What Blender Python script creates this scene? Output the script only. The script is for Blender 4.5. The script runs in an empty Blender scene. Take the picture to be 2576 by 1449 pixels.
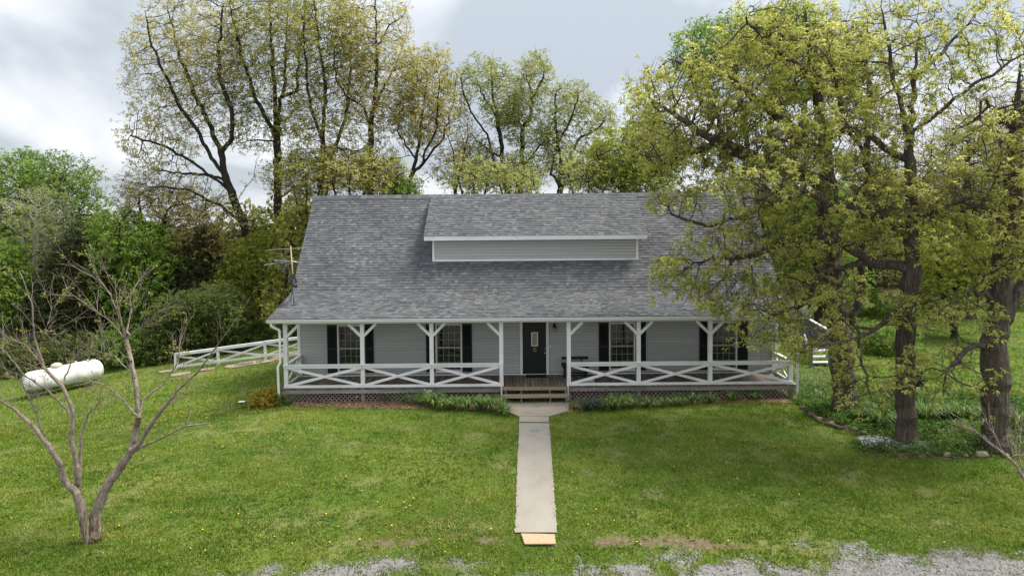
import bpy, math, random
import numpy as np
from mathutils import Matrix, Vector
random.seed(7)
RG = np.random.default_rng(7)
sc = bpy.context.scene
COL = sc.collection

# ------------------------------------------------------------------ camera, world, sun, exposure
F_PX, IMG_W, IMG_H = 1750.0, 2576.0, 1449.0
CAM_Z, PITCH, ROLL, SHIFT = 6.7, math.radians(2.5), math.radians(-0.5), -0.0402
cam_d = bpy.data.cameras.new('camera')
cam = bpy.data.objects.new('camera', cam_d); COL.objects.link(cam)
cam_d.sensor_width = 36.0
cam_d.lens = F_PX / IMG_W * 36.0
cam_d.shift_y = SHIFT
cam_d.clip_start = 0.1; cam_d.clip_end = 2000
CROT = Matrix.Rotation(math.pi/2 - PITCH, 3, 'X') @ Matrix.Rotation(ROLL, 3, 'Z')
cam.matrix_world = Matrix.Translation((0, 0, CAM_Z)) @ CROT.to_4x4()
sc.camera = cam

SUN_EL, SUN_AZ = math.radians(61), math.radians(78)     # azimuth clockwise from +Y
world = bpy.data.worlds.new('World'); sc.world = world
world.use_nodes = True
wn, wl = world.node_tree.nodes, world.node_tree.links
wn.clear()
w_out = wn.new('ShaderNodeOutputWorld')
sky = wn.new('ShaderNodeTexSky'); sky.sky_type = 'NISHITA'; sky.sun_disc = False
sky.sun_elevation = SUN_EL; sky.sun_rotation = SUN_AZ
bg_sky = wn.new('ShaderNodeBackground'); bg_sky.inputs[1].default_value = 0.09
wl.new(sky.outputs[0], bg_sky.inputs[0])
bg_cl = wn.new('ShaderNodeBackground'); bg_cl.inputs[1].default_value = .68
tc = wn.new('ShaderNodeTexCoord')
sep = wn.new('ShaderNodeSeparateXYZ'); wl.new(tc.outputs['Generated'], sep.inputs[0])
zz = wn.new('ShaderNodeMath'); zz.operation = 'ADD'; zz.inputs[1].default_value = 0.35; wl.new(sep.outputs[2], zz.inputs[0])
zm = wn.new('ShaderNodeMath'); zm.operation = 'MAXIMUM'; zm.inputs[1].default_value = 0.08; wl.new(zz.outputs[0], zm.inputs[0])
dx = wn.new('ShaderNodeMath'); dx.operation = 'DIVIDE'; wl.new(sep.outputs[0], dx.inputs[0]); wl.new(zm.outputs[0], dx.inputs[1])
dy = wn.new('ShaderNodeMath'); dy.operation = 'DIVIDE'; wl.new(sep.outputs[1], dy.inputs[0]); wl.new(zm.outputs[0], dy.inputs[1])
cmb = wn.new('ShaderNodeCombineXYZ'); dxo = wn.new('ShaderNodeMath'); dxo.operation = 'ADD'; dxo.inputs[1].default_value = -0.30; wl.new(dx.outputs[0], dxo.inputs[0]); wl.new(dxo.outputs[0], cmb.inputs[0]); wl.new(dy.outputs[0], cmb.inputs[1])
cmb.inputs[2].default_value = 2.77
cn = wn.new('ShaderNodeTexNoise'); cn.inputs['Scale'].default_value = 1.5; cn.inputs['Detail'].default_value = 5
cn.inputs['Roughness'].default_value = 0.48; cn.inputs['Distortion'].default_value = 0.3
wl.new(cmb.outputs[0], cn.inputs['Vector'])
cr = wn.new('ShaderNodeValToRGB')
cr.color_ramp.elements[0].position = 0.42; cr.color_ramp.elements[0].color = (0.38, 0.42, 0.465, 1)
cr.color_ramp.elements[1].position = 0.60; cr.color_ramp.elements[1].color = (0.71, 0.725, 0.75, 1)
e = cr.color_ramp.elements.new(0.51); e.color = (0.57, 0.595, 0.63, 1)
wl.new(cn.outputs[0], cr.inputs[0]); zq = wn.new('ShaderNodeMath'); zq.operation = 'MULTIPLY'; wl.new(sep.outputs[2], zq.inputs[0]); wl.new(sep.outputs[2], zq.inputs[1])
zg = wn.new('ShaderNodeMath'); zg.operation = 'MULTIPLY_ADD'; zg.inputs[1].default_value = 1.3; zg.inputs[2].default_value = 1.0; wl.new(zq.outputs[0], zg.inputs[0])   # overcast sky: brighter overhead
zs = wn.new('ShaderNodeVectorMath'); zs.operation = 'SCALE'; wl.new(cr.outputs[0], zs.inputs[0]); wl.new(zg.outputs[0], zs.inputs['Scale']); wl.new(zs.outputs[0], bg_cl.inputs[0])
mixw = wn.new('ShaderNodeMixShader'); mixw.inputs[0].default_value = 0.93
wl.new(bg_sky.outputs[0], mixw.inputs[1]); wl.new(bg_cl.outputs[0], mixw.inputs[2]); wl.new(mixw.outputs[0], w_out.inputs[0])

sun_d = bpy.data.lights.new('sun', 'SUN'); sun_d.energy = 3.0; sun_d.angle = math.radians(22); sun_d.color = (1, 0.95, 0.86)
sun = bpy.data.objects.new('sun', sun_d); COL.objects.link(sun)
sdir = Vector((math.sin(SUN_AZ)*math.cos(SUN_EL), math.cos(SUN_AZ)*math.cos(SUN_EL), math.sin(SUN_EL)))
sun.rotation_euler = sdir.to_track_quat('Z', 'Y').to_euler(); sun.location = (0, 0, 40)

sc.view_settings.view_transform = 'Standard'; sc.view_settings.look = 'None'
sc.view_settings.exposure = 1.15; sc.view_settings.gamma = 1.0; sc.view_settings.use_curve_mapping = False
sc.render.resolution_x = 1024; sc.render.resolution_y = 575

# ------------------------------------------------------------------ survey helpers: image -> world
RM = np.array(CROT)
def ray(px, py):
    v = np.array([(px - IMG_W/2)/F_PX, -(py - (IMG_H/2 + SHIFT*IMG_W))/F_PX, -1.0])
    return RM @ v
def at(px, py, Y):
    r = ray(px, py); t = Y / r[1]
    return np.array([0, 0, CAM_Z]) + r*t
def sm(t):
    t = np.clip(t, 0, 1); return t*t*(3-2*t)
def gz(x, y):
    x = np.asarray(x, float); y = np.asarray(y, float)
    s = np.clip(23.1 - y, 0, 10.5)
    z = -0.087*s*sm((s+0.6)/1.8)
    t = np.clip((-8.0 - x)/10.0, 0, 1.6)
    z = z - 1.0*t*sm((y-15)/10)
    z = z + 0.03*np.sin(x*0.7+1.3)*np.sin(y*0.53) * sm((np.abs(y-30)-6)/4)
    
    return z
def G(px, py):
    r = ray(px, py); lo, hi = 6.0, 200.0
    f = lambda t: CAM_Z + r[2]*t - float(gz(r[0]*t, r[1]*t))
    t = lo
    while t < hi and f(t) > 0: t += 0.25
    a, b = t-0.25, t
    for _ in range(20):
        m = (a+b)/2
        if f(m) > 0: a = m
        else: b = m
    p = r*b
    return np.array([p[0], p[1], float(gz(p[0], p[1]))])

# ------------------------------------------------------------------ mesh helpers
class MB:
    def __init__(s): s.v = []; s.f = []; s.n = 0; s.mi = []
    def add(s, verts, faces, mi=0):
        s.v += [tuple(map(float, p)) for p in verts]
        s.f += [tuple(i + s.n for i in f) for f in faces]
        s.mi += [mi]*len(faces)
        s.n += len(verts); return s
    def box(s, a, b, mi=0):
        x0, y0, z0 = a; x1, y1, z1 = b
        return s.add([(x0,y0,z0),(x1,y0,z0),(x1,y1,z0),(x0,y1,z0),(x0,y0,z1),(x1,y0,z1),(x1,y1,z1),(x0,y1,z1)],
                     [(0,3,2,1),(4,5,6,7),(0,1,5,4),(1,2,6,5),(2,3,7,6),(3,0,4,7)], mi)
    def beam(s, p, q, w, h, up=(0,0,1), mi=0):
        p = Vector(p); q = Vector(q); d = (q-p).normalized(); u = Vector(up)
        sd = d.cross(u).normalized(); u = sd.cross(d).normalized()
        sd = sd*(w/2); u = u*(h/2)
        vs = [p-sd-u, p+sd-u, p+sd+u, p-sd+u, q-sd-u, q+sd-u, q+sd+u, q-sd+u]
        return s.add(vs, [(0,1,2,3),(7,6,5,4),(0,4,5,1),(1,5,6,2),(2,6,7,3),(3,7,4,0)], mi)
    def tube(s, pts, rad, k=8, mi=0, cap=True):
        pts = [Vector(p) for p in pts]
        if not hasattr(rad, '__len__'): rad = [rad]*len(pts)
        vs = []; prev = None
        for i, p in enumerate(pts):
            d = (pts[min(i+1, len(pts)-1)] - pts[max(i-1, 0)])
            d = d.normalized() if d.length > 1e-9 else Vector((0,0,1))
            if prev is None:
                a = Vector((0,0,1)) if abs(d.z) < .9 else Vector((1,0,0)); u = d.cross(a).normalized()
            else: u = (prev - d*prev.dot(d)).normalized()
            prev = u; w = d.cross(u)
            for j in range(k):
                t = 2*math.pi*j/k; vs.append(p + (u*math.cos(t) + w*math.sin(t))*rad[i])
        fs = []
        for i in range(len(pts)-1):
            for j in range(k):
                a = i*k+j; b = i*k+(j+1)%k; fs.append((a, b, b+k, a+k))
        if cap: fs.append(tuple(reversed(range(k)))); fs.append(tuple(range((len(pts)-1)*k, len(pts)*k)))
        return s.add(vs, fs, mi)
    def lathe(s, prof, c, k=16, axis='z', mi=0):
        vs = []; fs = []
        for r, h in prof:
            for j in range(k):
                t = 2*math.pi*j/k; a, b = r*math.cos(t), r*math.sin(t)
                vs.append((c[0]+a, c[1]+b, c[2]+h) if axis == 'z' else ((c[0]+h, c[1]+a, c[2]+b) if axis == 'x' else (c[0]+a, c[1]+h, c[2]+b)))
        for i in range(len(prof)-1):
            for j in range(k):
                a = i*k+j; b = i*k+(j+1)%k; fs.append((a, b, b+k, a+k))
        return s.add(vs, fs, mi)
    def poly_ext(s, pts, d):
        n = len(pts); d = np.array(d, float); q = [np.array(p, float)+d for p in pts]
        return s.add(list(pts)+q, [tuple(range(n)), tuple(reversed(range(n, 2*n)))] + [(i, i+n, (i+1)%n+n, (i+1)%n) for i in range(n)])
    def mesh(s, name, mats, org=(0,0,0), smooth=False):
        me = bpy.data.meshes.new(name)
        o = Vector(org)
        me.from_pydata([(x-o.x, y-o.y, z-o.z) for x, y, z in s.v], [], s.f)
        for m in (mats if isinstance(mats, (list, tuple)) else [mats]): me.materials.append(m)
        if any(s.mi): me.polygons.foreach_set('material_index', s.mi)
        if smooth: me.polygons.foreach_set('use_smooth', [True]*len(me.polygons))
        me.update(); return me
def link(name, me, parent=None, loc=None):
    o = bpy.data.objects.new(name, me); COL.objects.link(o)
    if parent is not None: o.parent = parent
    if loc is not None: o.location = loc
    return o
def tag(o, label=None, cat=None, group=None, kind=None):
    if label: o['label'] = label
    if cat: o['category'] = cat
    if group: o['group'] = group
    if kind: o['kind'] = kind
    return o
def thing(name, label, cat, loc, group=None):
    o = bpy.data.objects.new(name, None); COL.objects.link(o); o.location = [float(c) for c in loc]
    o.empty_display_size = 0.2
    return tag(o, label, cat, group)
def np_mesh(name, V, faces_quads=None, tris=None, mats=(), mi=None, smooth=False):
    me = bpy.data.meshes.new(name)
    V = np.asarray(V, np.float32)
    Q = np.zeros((0,4), np.int32) if faces_quads is None else np.asarray(faces_quads, np.int32)
    T = np.zeros((0,3), np.int32) if tris is None else np.asarray(tris, np.int32)
    nq, nt = len(Q), len(T)
    me.vertices.add(len(V)); me.vertices.foreach_set('co', V.ravel())
    me.loops.add(nq*4 + nt*3); me.loops.foreach_set('vertex_index', np.concatenate([Q.ravel(), T.ravel()]))
    me.polygons.add(nq+nt)
    st = np.concatenate([np.arange(nq)*4, nq*4 + np.arange(nt)*3]).astype(np.int32)
    me.polygons.foreach_set('loop_start', st)
    for m in mats: me.materials.append(m)
    if mi is not None: me.polygons.foreach_set('material_index', np.asarray(mi, np.int32))
    me.polygons.foreach_set('use_smooth', np.full(nq+nt, smooth))
    me.update(calc_edges=True); me.validate()
    return me

# ------------------------------------------------------------------ materials
def new_mat(name):
    m = bpy.data.materials.new(name); m.use_nodes = True
    n = m.node_tree.nodes; l = m.node_tree.links; n.clear()
    out = n.new('ShaderNodeOutputMaterial'); return m, n, l, out
def ramp(n, stops):
    r = n.new('ShaderNodeValToRGB'); el = r.color_ramp.elements
    el[0].position, el[0].color = stops[0][0], (*stops[0][1], 1)
    el[1].position, el[1].color = stops[-1][0], (*stops[-1][1], 1)
    for p, c in stops[1:-1]:
        x = el.new(p); x.color = (*c, 1)
    return r
def surf(name, cols, scale=(4,4,4), rough=0.7, bump=0.0, bscale=(30,30,30), detail=5, rnd=0.0, spec=0.3, metal=0.0, wear=None, bdist=.02, low=None):
    """noise-mottled paint, wood or stone; rnd = brightness spread between pieces; wear = (colour, amount, scale)"""
    m, n, l, out = new_mat(name)
    b = n.new('ShaderNodeBsdfPrincipled'); l.new(b.outputs[0], out.inputs[0])
    b.inputs['Roughness'].default_value = rough; b.inputs['Specular IOR Level'].default_value = spec; b.inputs['Metallic'].default_value = metal
    tcn = n.new('ShaderNodeTexCoord')
    oi = n.new('ShaderNodeObjectInfo')
    mp = n.new('ShaderNodeMapping'); mp.inputs['Scale'].default_value = scale
    off = n.new('ShaderNodeVectorMath'); off.operation = 'ADD'
    sca = n.new('ShaderNodeVectorMath'); sca.operation = 'SCALE'; sca.inputs[0].default_value = (13.1, 7.7, 5.3)
    l.new(oi.outputs['Random'], sca.inputs['Scale'])
    l.new(tcn.outputs['Object'], off.inputs[0]); l.new(sca.outputs[0], off.inputs[1]); l.new(off.outputs[0], mp.inputs['Vector'])
    t = n.new('ShaderNodeTexNoise'); t.inputs['Scale'].default_value = 1; t.inputs['Detail'].default_value = detail; t.inputs['Roughness'].default_value = .65
    l.new(mp.outputs[0], t.inputs['Vector'])
    k = len(cols); r = ramp(n, [(0.3 + 0.4*i/(k-1), c) for i, c in enumerate(cols)] if k > 1 else [(0, cols[0]), (1, cols[0])])
    l.new(t.outputs[0], r.inputs[0]); c = r.outputs[0]
    if wear:
        w = n.new('ShaderNodeTexNoise'); w.inputs['Scale'].default_value = wear[2]; w.inputs['Detail'].default_value = 8; w.inputs['Roughness'].default_value = .7
        l.new(off.outputs[0], w.inputs['Vector'])
        rr = ramp(n, [(wear[1], (0,0,0)), (wear[1]+.08, (1,1,1))]); l.new(w.outputs[0], rr.inputs[0])
        mx = n.new('ShaderNodeMix'); mx.data_type = 'RGBA'; l.new(rr.outputs[0], mx.inputs[0]); l.new(c, mx.inputs[6]); mx.inputs[7].default_value = (*wear[0], 1); c = mx.outputs[2]
    if low:      # (cols, height where it ends, noise scale)
        sx_ = n.new('ShaderNodeSeparateXYZ'); l.new(tcn.outputs['Object'], sx_.inputs[0])
        m3 = n.new('ShaderNodeMapping'); m3.inputs['Scale'].default_value = low[2]; l.new(tcn.outputs['Object'], m3.inputs['Vector'])
        t3 = n.new('ShaderNodeTexNoise'); t3.inputs['Scale'].default_value = 1; t3.inputs['Detail'].default_value = 7; t3.inputs['Roughness'].default_value = .7; l.new(m3.outputs[0], t3.inputs['Vector'])
        a3 = n.new('ShaderNodeMath'); a3.operation = 'MULTIPLY_ADD'; a3.inputs[1].default_value = low[3]; l.new(t3.outputs[0], a3.inputs[0]); l.new(sx_.outputs[2], a3.inputs[2])
        r3 = ramp(n, [(0, (1,1,1)), (1, (0,0,0))]); mr3 = n.new('ShaderNodeMapRange'); mr3.inputs[1].default_value = low[1]+low[3]*.5-low[4]; mr3.inputs[2].default_value = low[1]+low[3]*.5+low[4]; l.new(a3.outputs[0], mr3.inputs[0]); l.new(mr3.outputs[0], r3.inputs[0])
        c3 = ramp(n, [(.35, low[0][0]), (.65, low[0][1])]); t4 = n.new('ShaderNodeTexNoise'); t4.inputs['Scale'].default_value = 1.7; t4.inputs['Detail'].default_value = 6; l.new(m3.outputs[0], t4.inputs['Vector']); l.new(t4.outputs[0], c3.inputs[0])
        mx3 = n.new('ShaderNodeMix'); mx3.data_type = 'RGBA'; l.new(r3.outputs[0], mx3.inputs[0]); l.new(c, mx3.inputs[6]); l.new(c3.outputs[0], mx3.inputs[7]); c = mx3.outputs[2]
    if rnd:
        mr = n.new('ShaderNodeMapRange'); mr.inputs[3].default_value = 1-rnd; mr.inputs[4].default_value = 1+rnd; l.new(oi.outputs['Random'], mr.inputs[0])
        vm = n.new('ShaderNodeVectorMath'); vm.operation = 'SCALE'; l.new(c, vm.inputs[0]); l.new(mr.outputs[0], vm.inputs['Scale']); c = vm.outputs[0]
    l.new(c, b.inputs['Base Color'])
    if bump:
        m2 = n.new('ShaderNodeMapping'); m2.inputs['Scale'].default_value = bscale; l.new(off.outputs[0], m2.inputs['Vector'])
        t2 = n.new('ShaderNodeTexNoise'); t2.inputs['Scale'].default_value = 1; t2.inputs['Detail'].default_value = 6; l.new(m2.outputs[0], t2.inputs['Vector'])
        bp = n.new('ShaderNodeBump'); bp.inputs['Strength'].default_value = bump; bp.inputs['Distance'].default_value = bdist
        l.new(t2.outputs[0], bp.inputs['Height']); l.new(bp.outputs[0], b.inputs['Normal'])
    return m
def leaf_mat(name, cols, trans=0.35, clump=0.6, cl_amt=0.35):
    m, n, l, out = new_mat(name)
    g = n.new('ShaderNodeNewGeometry')
    k = len(cols); r = ramp(n, [(i/(k-1), c) for i, c in enumerate(cols)])
    tcn = n.new('ShaderNodeTexCoord')
    t = n.new('ShaderNodeTexNoise'); t.inputs['Scale'].default_value = clump; t.inputs['Detail'].default_value = 3; l.new(tcn.outputs['Object'], t.inputs['Vector'])
    # shift along the hue ramp by clump so whole twigs differ, then spread leaf by leaf
    a = n.new('ShaderNodeMapRange'); a.inputs[1].default_value = .3; a.inputs[2].default_value = .7; a.inputs[3].default_value = -cl_amt; a.inputs[4].default_value = cl_amt; l.new(t.outputs[0], a.inputs[0])
    s = n.new('ShaderNodeMath'); s.operation = 'ADD'; l.new(g.outputs['Random Per Island'], s.inputs[0]); l.new(a.outputs[0], s.inputs[1])
    l.new(s.outputs[0], r.inputs[0])
    d = n.new('ShaderNodeBsdfPrincipled'); d.inputs['Roughness'].default_value = .55; d.inputs['Specular IOR Level'].default_value = .25; l.new(r.outputs[0], d.inputs['Base Color'])
    tr = n.new('ShaderNodeBsdfTranslucent'); l.new(r.outputs[0], tr.inputs[0])
    mx = n.new('ShaderNodeMixShader'); mx.inputs[0].default_value = trans
    l.new(d.outputs[0], mx.inputs[1]); l.new(tr.outputs[0], mx.inputs[2]); l.new(mx.outputs[0], out.inputs[0])
    return m

M = {}
M['white'] = surf('white_paint', [(.62,.62,.62), (.72,.72,.715), (.76,.76,.755)], (1.5,1.5,3), .55, .08, (40,40,40), wear=((.42,.41,.38), .69, 9))
M['gutter'] = surf('gutter_metal', [(.60,.62,.62), (.72,.73,.74)], (.6,4,8), .4, 0, spec=.5, wear=((.36,.35,.31), .64, 2.2))
M['siding'] = surf('grey_siding', [(.375,.375,.365), (.43,.43,.418)], (.8,3,6), .65, .05, (8,60,60), rnd=.05, wear=((.20,.195,.185), .66, 6))
M['black'] = surf('black_paint', [(.006,.007,.009), (.012,.013,.016)], (3,3,3), .45, .05, (30,30,30))
M['shutter'] = surf('shutter_black', [(.009,.0095,.011), (.016,.017,.019)], (3,3,3), .5, 0)
M['deck'] = surf('deck_wood', [(.085,.068,.052), (.15,.12,.09), (.21,.17,.125)], (5,1.2,5), .8, .3, (60,6,60), rnd=.32, wear=((.05,.045,.03), .62, 5))
M['oldwood'] = surf('weathered_wood', [(.14,.125,.11), (.24,.22,.195), (.31,.28,.25)], (1.2,6,14), .85, .35, (6,40,80), rnd=.15, wear=((.03,.027,.024), .60, 7))
M['tread'] = surf('tread_wood', [(.19,.145,.095), (.28,.22,.15), (.34,.28,.20)], (1.2,6,14), .8, .25, (6,40,80), rnd=.1, wear=((.08,.06,.04), .68, 9))
M['lattice'] = surf('lattice_wood', [(.19,.155,.13), (.29,.245,.21)], (6,6,6), .85, .2)
M['concrete'] = surf('concrete', [(.195,.168,.135), (.27,.235,.190), (.31,.272,.225)], (.9,.9,.9), .9, .25, (55,55,55), wear=((.18,.17,.15), .60, 1.6), detail=9)
M['concrete_grey'] = surf('walk_concrete', [(.165,.148,.123), (.235,.213,.180), (.27,.247,.210)], (.7,.45,.7), .9, .25, (55,55,55), wear=((.19,.182,.165), .57, 1.1), detail=9)
M['board'] = surf('chipboard', [(.30,.215,.13), (.39,.29,.185)], (14,14,14), .8, .2, (60,60,60))
M['steel'] = surf('galvanised', [(.24,.245,.25), (.36,.365,.37)], (8,8,8), .35, 0, spec=.5, metal=.6)
M['mast'] = surf('mast_metal', [(.36,.30,.15), (.46,.39,.22)], (4,4,8), .5, 0)
M['tankpaint'] = surf('tank_paint', [(.52,.52,.50), (.68,.68,.66), (.74,.74,.73)], (1.6,1.6,1.2), .5, .12, (12,12,12), wear=((.30,.22,.15), .66, 3.2), low=(((.16,.075,.03), (.30,.24,.19)), .36, (5,5,2.5), .5, .07))
M['rock'] = surf('fieldstone', [(.12,.095,.065), (.22,.185,.135), (.31,.27,.21)], (5,5,5), .9, .5, (14,14,14), rnd=.25)
M['flagstone'] = surf('flagstone', [(.20,.16,.12), (.30,.25,.20)], (3,3,3), .9, .3, (20,20,20), rnd=.12)
M['log'] = surf('log_bark', [(.06,.045,.03), (.15,.115,.08)], (8,8,8), .95, .6, (20,20,20))
M['bark'] = surf('oak_bark', [(.032,.026,.02), (.090,.073,.058), (.17,.143,.117)], (15,15,2.4), .95, 1.0, (17,17,2.6), wear=((.13,.135,.09), .64, 3), bdist=.09)
M['bark_dark'] = surf('dark_bark', [(.022,.018,.014), (.05,.041,.032)], (5,5,2), .95, .5, (10,10,3))
M['bark_pale'] = surf('pale_bark', [(.26,.235,.20), (.42,.39,.34)], (4,4,2), .9, .2)
M['bark_bare'] = surf('crape_bark', [(.12,.094,.072), (.245,.20,.16), (.35,.30,.245)], (9,9,3.5), .9, 1.0, (22,22,6), wear=((.05,.034,.024), .60, 7), bdist=.05, low=(((.045,.03,.02), (.36,.28,.20)), .62, (16,16,2.2), .7, .10))
M['glassdark'] = None
m, n, l, out = new_mat('window_glass')
b = n.new('ShaderNodeBsdfPrincipled'); b.inputs['Roughness'].default_value = .04; b.inputs['Specular IOR Level'].default_value = .6
t = n.new('ShaderNodeTexNoise'); t.inputs['Scale'].default_value = 3.5; tcn = n.new('ShaderNodeTexCoord'); gm = n.new('ShaderNodeNewGeometry')
l.new(gm.outputs['Position'], t.inputs['Vector'])
r = ramp(n, [(.35, (.006,.007,.007)), (.7, (.034,.034,.03))]); l.new(t.outputs[0], r.inputs[0]); l.new(r.outputs[0], b.inputs['Base Color'])
bp = n.new('ShaderNodeBump'); bp.inputs['Strength'].default_value = .06; t2 = n.new('ShaderNodeTexNoise'); t2.inputs['Scale'].default_value = 5; l.new(gm.outputs['Position'], t2.inputs['Vector']); l.new(t2.outputs[0], bp.inputs['Height']); l.new(bp.outputs[0], b.inputs['Normal'])
l.new(b.outputs[0], out.inputs[0]); M['glassdark'] = m
M['frosted'] = surf('door_glass', [(.16,.155,.14), (.34,.335,.31)], (25,25,18), .15, .2, (40,40,40), spec=.6)
M['lampglass'] = surf('lamp_glass', [(.45,.44,.42), (.6,.59,.57)], (8,8,8), .1, 0, spec=.6)
M['brass'] = surf('brass', [(.42,.22,.05), (.62,.36,.10)], (20,20,20), .35, 0, metal=.5)
M['chrome'] = surf('chrome', [(.6,.6,.62), (.8,.8,.82)], (9,9,9), .2, 0, metal=.8)
M['rubber'] = surf('doormat_black', [(.006,.006,.007), (.018,.018,.019)], (60,60,60), .95, .5, (150,150,150))
M['grill'] = surf('grill_black', [(.008,.008,.009), (.02,.02,.022)], (6,6,6), .5, 0)
M['felt'] = surf('roof_deck', [(.05,.052,.056), (.08,.083,.088)], (4,4,4), .95, 0)
M['ceiling'] = surf('porch_soffit', [(.55,.55,.54), (.62,.62,.61)], (2,2,2), .7, 0)
M['red'] = surf('red_brown_paint', [(.12,.03,.02), (.2,.06,.04)], (9,9,9), .7, 0)
M['petal_y'] = surf('yellow_petal', [(.72,.50,.02), (.85,.62,.04)], (30,30,30), .6, 0, rnd=.15)
M['petal_w'] = leaf_mat('white_petal', [(.62,.62,.55), (.78,.78,.74)], .3)
M['petal_l'] = leaf_mat('lilac_petal', [(.45,.45,.58), (.70,.70,.76)], .3)
M['stem'] = leaf_mat('green_stem', [(.04,.09,.015), (.09,.16,.03)], .2)

# shingles: each tab gets a grey of its own
m, n, l, out = new_mat('asphalt_shingle')
b = n.new('ShaderNodeBsdfPrincipled'); b.inputs['Roughness'].default_value = .92; b.inputs['Specular IOR Level'].default_value = .2
gm = n.new('ShaderNodeNewGeometry'); oi = n.new('ShaderNodeObjectInfo')
ad = n.new('ShaderNodeMath'); ad.operation = 'ADD'; l.new(gm.outputs['Random Per Island'], ad.inputs[0]); l.new(oi.outputs['Random'], ad.inputs[1])
fr = n.new('ShaderNodeMath'); fr.operation = 'FRACT'; l.new(ad.outputs[0], fr.inputs[0])
r = ramp(n, [(0, (.066,.070,.077)), (.25, (.079,.083,.090)), (.5, (.090,.093,.099)), (.75, (.101,.104,.108)), (.93, (.116,.118,.120)), (1, (.140,.142,.142))]); l.new(fr.outputs[0], r.inputs[0])
t = n.new('ShaderNodeTexNoise'); t.inputs['Scale'].default_value = 90; t.inputs['Detail'].default_value = 2; l.new(gm.outputs['Position'], t.inputs['Vector'])
t3 = n.new('ShaderNodeTexNoise'); t3.inputs['Scale'].default_value = .6; t3.inputs['Detail'].default_value = 4; l.new(gm.outputs['Position'], t3.inputs['Vector'])
mr = n.new('ShaderNodeMapRange'); mr.inputs[1].default_value = .25; mr.inputs[2].default_value = .75; mr.inputs[3].default_value = .7; mr.inputs[4].default_value = 1.3; l.new(t.outputs[0], mr.inputs[0])
mr3 = n.new('ShaderNodeMapRange'); mr3.inputs[1].default_value = .3; mr3.inputs[2].default_value = .7; mr3.inputs[3].default_value = .88; mr3.inputs[4].default_value = 1.12; l.new(t3.outputs[0], mr3.inputs[0])
mu = n.new('ShaderNodeMath'); mu.operation = 'MULTIPLY'; l.new(mr.outputs[0], mu.inputs[0]); l.new(mr3.outputs[0], mu.inputs[1])
vm = n.new('ShaderNodeVectorMath'); vm.operation = 'SCALE'; l.new(r.outputs[0], vm.inputs[0]); l.new(mu.outputs[0], vm.inputs['Scale'])
l.new(vm.outputs[0], b.inputs['Base Color']); l.new(b.outputs[0], out.inputs[0]); M['shingle'] = m

# lawn, with leaf litter under the woods carried by a mesh attribute
m, n, l, out = new_mat('lawn_soil_and_grass')
b = n.new('ShaderNodeBsdfPrincipled'); b.inputs['Roughness'].default_value = .95; b.inputs['Specular IOR Level'].default_value = .1
gm = n.new('ShaderNodeNewGeometry')
def nz(scale, det=4, rough=.6, sx=1):
    t = n.new('ShaderNodeTexNoise'); t.inputs['Scale'].default_value = scale; t.inputs['Detail'].default_value = det; t.inputs['Roughness'].default_value = rough
    if sx != 1:
        mp = n.new('ShaderNodeMapping'); mp.inputs['Scale'].default_value = (sx, 1, 1); l.new(gm.outputs['Position'], mp.inputs['Vector']); l.new(mp.outputs[0], t.inputs['Vector'])
    else: l.new(gm.outputs['Position'], t.inputs['Vector'])
    return t
big = nz(.35, 5, .65, .55); fine = nz(9, 5, .7)
r1 = ramp(n, [(.34, (0.033,0.075,0.011)), (.5, (0.077,0.129,0.017)), (.64, (0.149,0.165,0.032))]); l.new(big.outputs[0], r1.inputs[0])
r2 = ramp(n, [(.3, (0.031,0.061,0.010)), (.55, (0.072,0.110,0.017)), (.75, (0.164,0.154,0.059))]); l.new(fine.outputs[0], r2.inputs[0])
mx = n.new('ShaderNodeMix'); mx.data_type = 'RGBA'; mx.inputs[0].default_value = .45; l.new(r1.outputs[0], mx.inputs[6]); l.new(r2.outputs[0], mx.inputs[7])
lit = n.new('ShaderNodeAttribute'); lit.attribute_name = 'litter'
r3 = ramp(n, [(.3, (.05,.036,.022)), (.6, (.13,.095,.058)), (.8, (.20,.15,.10))]); l.new(nz(2.5, 6, .7).outputs[0], r3.inputs[0])
thn = n.new('ShaderNodeAttribute'); thn.attribute_name = 'thin'
r4 = ramp(n, [(.3, (.10,.085,.04)), (.6, (.21,.18,.085)), (.8, (.27,.235,.13))]); l.new(nz(12, 5, .7).outputs[0], r4.inputs[0])
mx4 = n.new('ShaderNodeMix'); mx4.data_type = 'RGBA'; l.new(thn.outputs['Fac'], mx4.inputs[0]); l.new(mx.outputs[2], mx4.inputs[6]); l.new(r4.outputs[0], mx4.inputs[7])
c_ = mx4.outputs[2]
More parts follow.
